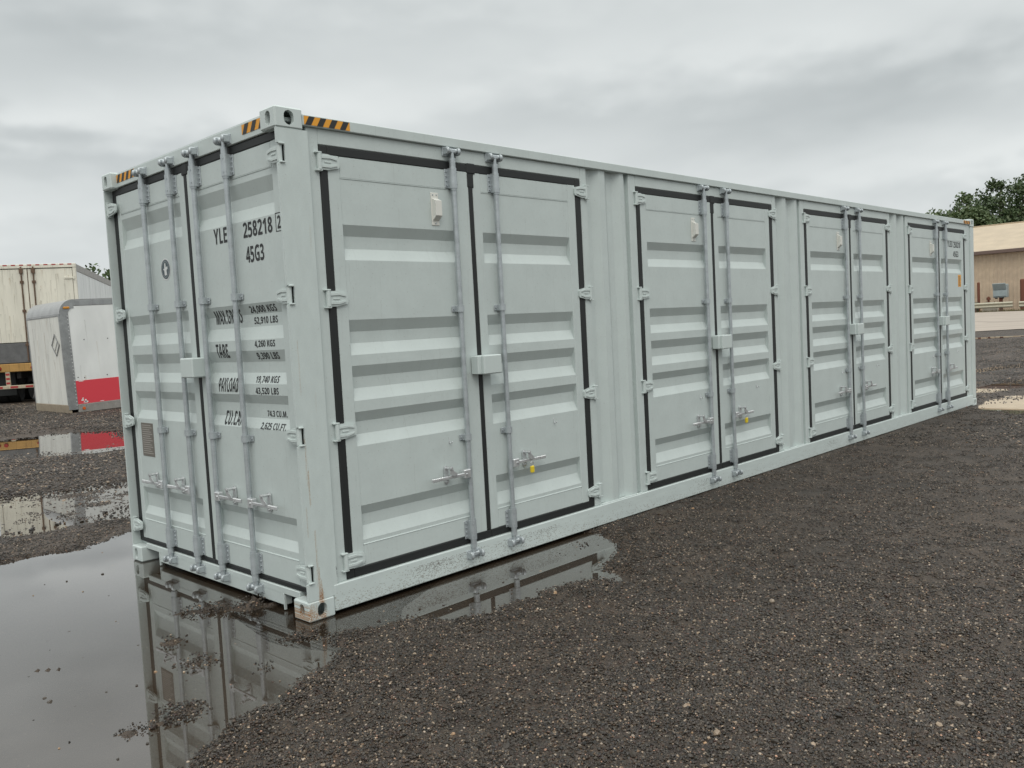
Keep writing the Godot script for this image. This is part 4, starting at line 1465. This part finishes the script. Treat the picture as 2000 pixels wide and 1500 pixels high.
func guardrail(z0: float, z1: float, label: String) -> void:
	var X := 74.4
	var o := thing("guardrail", label, "guardrail", V(X, rise(X, z0), (z0 + z1) / 2), "guardrails before the warehouse")
	var half := (z1 - z0) / 2
	var b := MB.new()
	var p := [[0.30, 0.0], [0.34, -0.05], [0.40, -0.08], [0.46, -0.05], [0.5, 0.0], [0.55, 0.0], [0.6, -0.05], [0.66, -0.08], [0.72, -0.05], [0.76, 0.0]]
	for i in p.size() - 1:
		b.quad(V(p[i][1], p[i][0] + 0.02, -half), V(p[i][1], p[i][0] + 0.02, half), V(p[i + 1][1], p[i + 1][0] + 0.02, half), V(p[i + 1][1], p[i + 1][0] + 0.02, -half))
	obj("rail_beam", b, M.rail, o)
	var z := -half + 0.6
	while z < half:
		b = MB.new()
		b.cbox(V(0.01, -0.3, z - 0.08), V(0.2, 0.72, z + 0.08), 0.01)
		obj("post", b, M.wood_post, o)
		z += 1.9

func build_props() -> void:
	guardrail(-26.0, -15.05, "long cream steel guardrail before the grey meter cabinet")
	guardrail(-14.6, -6.0, "cream steel guardrail before the thicker rust-red post")
	var b := MB.new()
	for q in [["thin rust-red steel post standing against the tan siding", V(77.4, 0, -18.36), 0.11, 3.2], ["thicker rust-red steel post by the gap of the guardrails", V(76.7, 0, -14.9), 0.19, 3.2]]:
		var g := rise(q[1].x, q[1].z)
		var o := thing("steel_post", q[0], "post", q[1] + V(0, g - 0.2, 0), "rust-red posts before the warehouse")
		b = MB.new()
		b.tube(V(0, 0, 0), V(0, q[3] - g + 0.2, 0), q[2], -1, 14)
		obj("pipe", b, M.rust_post, o)
		b = MB.new()
		b.ball(V(0, q[3] - g + 0.2, 0), V(q[2], q[2] * 0.4, q[2]))
		obj("cap", b, M.rust_post, o)
	# meter cabinet on a brown stand
	var gy := rise(77.6, -16.7)
	var o := thing("meter_cabinet", "grey metal utility cabinet with sloped lid on a brown stand", "utility box", V(77.6, gy, -16.72))
	b = MB.new()
	b.cbox(V(-0.3, 1.15, -0.52), V(0.3, 2.25, 0.52), 0.04)
	obj("cabinet", b, M.cabinet, o)
	b = MB.new()
	b.xf = Transform3D(Basis(V(0, 0, 1), 0.5), V(-0.34, 1.78, 0))
	b.cbox(V(0.0, 0.0, -0.5), V(0.06, 0.6, 0.5), 0.02)
	b.xf = Transform3D.IDENTITY
	b.cbox(V(-0.36, 1.25, -0.5), V(-0.3, 1.74, 0.5), 0.02)
	obj("door", b, M.cabinet, o)
	b = MB.new()
	b.cbox(V(-0.1, -0.2, -0.12), V(0.1, 1.16, 0.12), 0.01)
	obj("stand", b, M.rust_post, o)
	b = MB.new()
	b.tube(V(-0.2, 1.05, -0.3), V(-0.2, 1.16, -0.3), 0.1, -1, 12)
	b.tube(V(-0.1, 1.05, 0.2), V(-0.1, 1.16, 0.2), 0.06, -1, 12)
	obj("conduit", b, M.steel_dark, o)
	# low concrete block
	o = thing("concrete_block", "low cream concrete block behind the long guardrail", "block", V(75.3, rise(75.3, -16.9) - 0.05, -16.9))
	b = MB.new()
	b.prism(PackedVector2Array([Vector2(-0.55, 0), Vector2(0.55, 0), Vector2(0.53, 0.82), Vector2(0.35, 0.86), Vector2(-0.4, 0.85), Vector2(-0.53, 0.8)]), -0.2, 0.2)
	var blk := obj("block", b, M.concrete, o)
	blk.rotation.y = PI / 2
	for s in [-0.3, 0.3]:
		b = MB.new()
		b.tube(V(0, 0.8, s), V(0, 0.92, s), 0.04, -1, 8)
		obj("lifting_eye", b, M.rusty_steel, o)
	# dark green bin
	o = thing("green_bin", "dark green metal bin at the foot of the siding", "bin", V(75.5, rise(75.5, -18.2), -18.35))
	b = MB.new()
	b.cbox(V(-0.3, 0.02, -0.45), V(0.3, 0.78, 0.45), 0.03)
	obj("body", b, M.green_dark, o)
	b = MB.new()
	b.cbox(V(-0.33, 0.76, -0.48), V(0.33, 0.84, 0.48), 0.03)
	obj("lid", b, M.green_dark, o)
	# standpipe
	o = thing("standpipe", "short brown capped pipe rising beside the meter cabinet", "pipe", V(77.2, rise(77.2, -17.5), -17.55))
	b = MB.new()
	b.tube(V(0, -0.1, 0), V(0, 1.05, 0), 0.09, -1, 12)
	obj("pipe", b, M.rust_post, o)
	b = MB.new()
	b.tube(V(0, 1.0, 0), V(0, 1.2, 0), 0.17, 0.15, 12)
	b.tube(V(0, 1.2, 0), V(0, 1.28, 0), 0.08, -1, 8)
	obj("cap", b, M.rust_post, o)
	# pale packed-dirt road before the warehouse, and the verge under the guardrails
	b = MB.new()
	b.use_col = true
	var tn := noise(81, 0.25, 4)
	for i in 26:
		for j in 70:
			var ps := []
			for q in [[i, j], [i, j + 1], [i + 1, j + 1], [i + 1, j]]:
				var z: float = -50.0 + q[1] * 1.2
				var x: float = lerpf(41.5 + 3.0 * tn.get_noise_2d(z * 2, 3.0) - z * 0.05, 73.4 + 0.5 * tn.get_noise_2d(z * 2, 9.0), q[0] / 26.0)
				ps.append(V(x, rise(x, z) + 0.042, z))
			var t := 1.0 + 0.35 * tn.get_noise_2d(i * 3.5, j * 0.7)
			b.col = Color(t, t, t)
			b.face(ps, ps[0] - V(0, 5, 0))
	structure(obj("dirt_road", b, M.dirt, self), "pale packed dirt road before the warehouse")
	# weeds along the siding
	var rr := RandomNumberGenerator.new()
	rr.seed = 83
	b = MB.new()
	for i in 2600:
		var z := rr.randf_range(-26.0, -5.0)
		var x := rr.randf_range(74.0, 76.2)
		var a := rr.randf() * TAU
		var hh := rr.randf_range(0.06, 0.24)
		var y := rise(x, z) + 0.01
		b.tri(V(x - cos(a) * 0.03, y, z - sin(a) * 0.03), V(x + cos(a) * 0.03, y, z + sin(a) * 0.03), V(x + rr.randf_range(-0.08, 0.08), y + hh, z + rr.randf_range(-0.08, 0.08)))
	var gr := obj("grass", b, M.grass, self)
	stuff(gr, "thin dry weeds under the guardrails", "grass")

func build_tree(label: String, at: Vector3, H: float, R: float, sd: int, m: Material, leaves: int, low := 0.25) -> void:
	var rr := RandomNumberGenerator.new()
	rr.seed = sd
	var o := thing("leafy_tree", label, "tree", at, "trees beyond the yard")
	var b := MB.new()
	var tops := []
	b.tube(V(0, -0.3, 0), V(0, H * 0.3, 0), R * 0.085, R * 0.06, 10)
	for i in 14:
		var a := TAU * i / 14 * 2.4 + rr.randf()
		var y0 := H * rr.randf_range(0.22, 0.5)
		var rad := R * rr.randf_range(0.45, 0.85)
		var e := V(cos(a) * rad, H * rr.randf_range(0.42, 0.92), sin(a) * rad)
		b.tube(V(0, y0, 0), V(0, y0, 0).lerp(e, 0.5) + V(0, H * 0.04, 0), R * 0.04, R * 0.025, 6)
		b.tube(V(0, y0, 0).lerp(e, 0.5) + V(0, H * 0.04, 0), e, R * 0.025, R * 0.008, 6)
		tops.append(e)
	b.tube(V(0, H * 0.3, 0), V(0, H * 0.88, 0), R * 0.06, R * 0.012, 8)
	obj("trunk", b, M.bark, o)
	b = MB.new()
	b.use_col = true
	var clumps := []
	for i in 46:
		var q := Vector3(rr.randfn(), rr.randfn(), rr.randfn()).normalized() * pow(rr.randf(), 0.45)
		var y := lerpf(low, 0.97, (q.y + 1) / 2)
		var wide := sqrt(maxf(0.05, 1.0 - pow((y - 0.55) / 0.5, 2.0)))
		clumps.append([V(q.x * R * wide, H * y, q.z * R * wide), R * rr.randf_range(0.16, 0.3)])
	for e in tops: clumps.append([e, R * 0.25])
	for i in leaves:
		var cl: Array = clumps[rr.randi() % clumps.size()]
		var d := Vector3(rr.randfn(), rr.randfn() * 0.75, rr.randfn()).limit_length(2.2) * 0.5
		var p: Vector3 = cl[0] + d * cl[1]
		var s := rr.randf_range(0.14, 0.27)
		var u := Vector3(rr.randfn(), rr.randfn(), rr.randfn()).normalized() * s
		var w := u.cross(Vector3(rr.randfn(), rr.randfn(), rr.randfn())).normalized() * s * 0.7
		var k := rr.randf_range(0.7, 1.3)
		b.col = Color(k * rr.randf_range(0.85, 1.2), k, k * 0.9)
		b.quad(p - u, p - w * 0.9, p + u, p + w * 0.9)
	obj("crown", b, m, o)

# ------------------------------------------------------------------ materials
func materials() -> void:
	var grain := tex(bumps_image(256, 0.05, 3, 2.0))
	var coat := tex(grime_image(512, 5, 60, 500, 0.95, Color(0.5, 0.47, 0.42)))
	var m := mat("paint", lin(0.54, 0.603, 0.588), 0.42)
	m.albedo_texture = coat
	m.normal_enabled = true; m.normal_texture = grain; m.normal_scale = 0.05
	triplanar(m, 1.6)
	m = mat("paint_plain", lin(0.535, 0.598, 0.583), 0.42)
	m = mat("rusty", Color(1, 1, 1), 0.45)
	m.albedo_texture = tex(rust_image())
	m = mat("splashed", Color(1, 1, 1), 0.45)
	m.albedo_texture = tex(splash_image())
	var worn := tex(grime_image(256, 7, 120, 900, 0.8, Color(0.35, 0.34, 0.32)))
	m = mat("zinc", lin(0.55, 0.60, 0.62), 0.38, 0.45)
	m.albedo_texture = worn; triplanar(m, 0.4)
	m = mat("bright", lin(0.78, 0.8, 0.81), 0.28, 0.6)
	m.albedo_texture = worn; triplanar(m, 0.3)
	mat("rubber", lin(0.012, 0.014, 0.014), 0.55)
	mat("ink", lin(0.018, 0.019, 0.02), 0.5)
	mat("plastic", lin(0.68, 0.68, 0.63), 0.4)
	m = mat("tape_yellow", lin(0.75, 0.33, 0.025), 0.5)
	mat("tape_black", lin(0.02, 0.02, 0.02), 0.5)
	mat("sticker", lin(0.8, 0.36, 0.03), 0.5)
	mat("plate", lin(0.17, 0.155, 0.135), 0.5, 0.2)
	mat("plate_print", lin(0.36, 0.34, 0.31), 0.5, 0.2)
	mat("decal_white", lin(0.62, 0.64, 0.63), 0.4)
	mat("decal_dark", lin(0.05, 0.075, 0.085), 0.4)
	mat("decal_grey", lin(0.25, 0.29, 0.3), 0.4)
	mat("lock_yellow", lin(0.72, 0.55, 0.03), 0.4)
	m = mat("steel_dark", lin(0.03, 0.028, 0.026), 0.7)
	# ground and water
	m = mat("ground", lin(0.7, 0.545, 0.41), 0.6)
	m.albedo_texture = tex(gravel_image(1024))
	m.vertex_color_use_as_albedo = true
	m.normal_enabled = true
	m.normal_texture = tex(bumps_image(1024, 0.11, 17, 9.0))
	m.normal_scale = 0.8
	triplanar(m, 1.7, true)
	m = mat("stone", lin(0.92, 0.74, 0.56), 0.36)
	m.vertex_color_use_as_albedo = true
	for q in [["water", Color(lin(0.055, 0.04, 0.027), 0.72)], ["water_tan", Color(lin(0.42, 0.34, 0.27), 0.8)]]:
		m = mat(q[0], q[1], 0.0)
		m.transparency = BaseMaterial3D.TRANSPARENCY_ALPHA
		m.metallic_specular = 0.7
		m.clearcoat_enabled = true
		m.clearcoat = 1.0
		m.clearcoat_roughness = 0.0
	m = mat("dirt", lin(0.36, 0.31, 0.26), 0.8)
	m.vertex_color_use_as_albedo = true
	# vehicles
	m = mat("trailer_white", lin(0.85, 0.87, 0.88), 0.4)
	m.albedo_texture = tex(trailer_image(8, 0.12)); triplanar(m, 3.0)
	m = mat("box_front", lin(0.83, 0.83, 0.8), 0.5)
	m.albedo_texture = tex(trailer_image(12, 1.0)); triplanar(m, 2.4)
	m = mat("trailer_dirty", lin(0.82, 0.79, 0.7), 0.55)
	m.albedo_texture = tex(trailer_image(9, 1.4)); triplanar(m, 2.2)
	mat("red", lin(0.66, 0.055, 0.075), 0.45)
	mat("red_dull", lin(0.35, 0.03, 0.03), 0.6)
	m = mat("alu", lin(0.45, 0.46, 0.46), 0.35, 0.6)
	m.albedo_texture = worn; triplanar(m, 0.9)
	mat("alu_light", lin(0.7, 0.7, 0.7), 0.4, 0.4)
	m = mat("alu_dull", lin(0.42, 0.4, 0.37), 0.5, 0.3)
	m.albedo_texture = worn; triplanar(m, 0.9)
	m = mat("alu_roof", lin(0.55, 0.55, 0.54), 0.3, 0.6)
	m.albedo_texture = worn; triplanar(m, 1.3)
	m = mat("alu_rusty", lin(0.4, 0.33, 0.24), 0.6, 0.1)
	m.albedo_texture = worn; triplanar(m, 0.7)
	m = mat("scuffed", lin(0.2, 0.2, 0.2), 0.35, 0.4)
	m.albedo_texture = worn; triplanar(m, 0.8)
	m = mat("rusty_steel", lin(0.16, 0.1, 0.065), 0.75)
	m.albedo_texture = worn; triplanar(m, 0.5)
	m = mat("yellow_old", lin(0.5, 0.29, 0.09), 0.6)
	m.albedo_texture = tex(trailer_image(10, 2.0)); triplanar(m, 1.5)
	m = mat("cream_old", lin(0.55, 0.48, 0.36), 0.6)
	m.albedo_texture = M.yellow_old.albedo_texture; triplanar(m, 1.2)
	mat("lamp_red", lin(0.3, 0.02, 0.015), 0.25)
	mat("lamp_orange", lin(0.6, 0.12, 0.02), 0.3)
	mat("lamp_amber", lin(0.6, 0.25, 0.02), 0.3)
	mat("tyre", lin(0.018, 0.018, 0.018), 0.75)
	# background
	var dull := tex(grime_image(256, 21, 90, 300, 0.85, Color(0.5, 0.42, 0.36)))
	m = mat("siding", lin(0.66, 0.52, 0.375), 0.5)
	m.albedo_texture = dull; triplanar(m, 2.5)
	m = mat("siding2", lin(0.63, 0.495, 0.36), 0.5)
	m.albedo_texture = dull; triplanar(m, 2.5)
	m = mat("roof_tan", lin(0.52, 0.42, 0.29), 0.5)
	m.albedo_texture = dull; triplanar(m, 6.0)
	mat("brown_trim", lin(0.14, 0.095, 0.08), 0.5)
	mat("rust_post", lin(0.16, 0.06, 0.035), 0.8)
	m = mat("rail", lin(0.5, 0.47, 0.36), 0.6)
	m.albedo_texture = dull; triplanar(m, 1.0)
	mat("wood_post", lin(0.13, 0.085, 0.06), 0.9)
	m = mat("cabinet", lin(0.4, 0.47, 0.48), 0.45)
	m.albedo_texture = dull; triplanar(m, 1.2)
	m = mat("concrete", lin(0.5, 0.46, 0.38), 0.85)
	m.albedo_texture = dull; triplanar(m, 1.2)
	mat("green_dark", lin(0.03, 0.05, 0.035), 0.6)
	mat("grass", lin(0.14, 0.12, 0.05), 0.8)
	mat("bark", lin(0.07, 0.055, 0.04), 0.9)
	for q in [["leaf_a", lin(0.065, 0.10, 0.04)], ["leaf_b", lin(0.085, 0.125, 0.05)]]:
		m = mat(q[0], q[1], 0.6)
		m.vertex_color_use_as_albedo = true
		m.backlight_enabled = true
		m.backlight = Color(0.25, 0.3, 0.12)

# ------------------------------------------------------------------ the place
func _ready() -> void:
	var cam := Camera3D.new()
	cam.name = "camera"
	cam.position = V(-2.58938, 1.62012, 4.22455)
	cam.rotation = V(-0.0664385, -0.797895, -0.0530527)
	cam.fov = 47.93
	cam.near = 0.05
	cam.far = 1500.0
	add_child(cam)
	cam.current = true
	var env := Environment.new()
	env.background_mode = Environment.BG_SKY
	var sky := Sky.new()
	var pan := PanoramaSkyMaterial.new()
	pan.panorama = ImageTexture.create_from_image(sky_image())
	sky.sky_material = pan
	env.sky = sky
	env.tonemap_mode = Environment.TONE_MAPPER_LINEAR
	env.tonemap_exposure = 1.0
	env.sdfgi_enabled = true
	env.ssao_enabled = true
	env.ssil_enabled = true
	var we := WorldEnvironment.new()
	we.name = "world_environment"
	we.environment = env
	add_child(we)
	var sun := DirectionalLight3D.new()
	sun.name = "veiled_sun"
	sun.light_energy = 0.35
	sun.light_angular_distance = 35.0
	sun.light_color = Color(1.0, 0.98, 0.95)
	sun.shadow_enabled = true
	add_child(sun)
	sun.look_at_from_position(V(-6, 11, 7), Vector3.ZERO)
	print("sky done ", Time.get_ticks_msec())
	materials()
	print("materials done ", Time.get_ticks_msec())
	setup_pools()
	build_ground()
	build_water()
	print("ground done ", Time.get_ticks_msec())
	build_container()
	build_box_body()
	build_semi()
	build_warehouse()
	build_props()
	build_tree("tall leafy tree above the pale warehouse roof, widest of the row", V(123, 0.6, -28.5), 17.2, 6.3, 201, M.leaf_a, 16000)
	build_tree("leafy tree above the warehouse roof, darker and fuller", V(127, 0.6, -20.5), 18.5, 6.5, 202, M.leaf_a, 16000)
	build_tree("leafy tree behind the far corner of the grey container", V(115, 0.6, -31.0), 14.6, 4.6, 203, M.leaf_b, 11000)
	build_tree("small pale leafy tree lowest of the row behind the container", V(113, 0.6, -35.5), 12.8, 3.4, 204, M.leaf_b, 6500)
	build_tree("leafy tree peeking over the side of the highway trailer", V(29.3, 0.1, -78.7), 9.8, 3.2, 205, M.leaf_b, 5000)
	print("things done ", Time.get_ticks_msec())
	build_gravel()
	print("gravel done ", Time.get_ticks_msec())
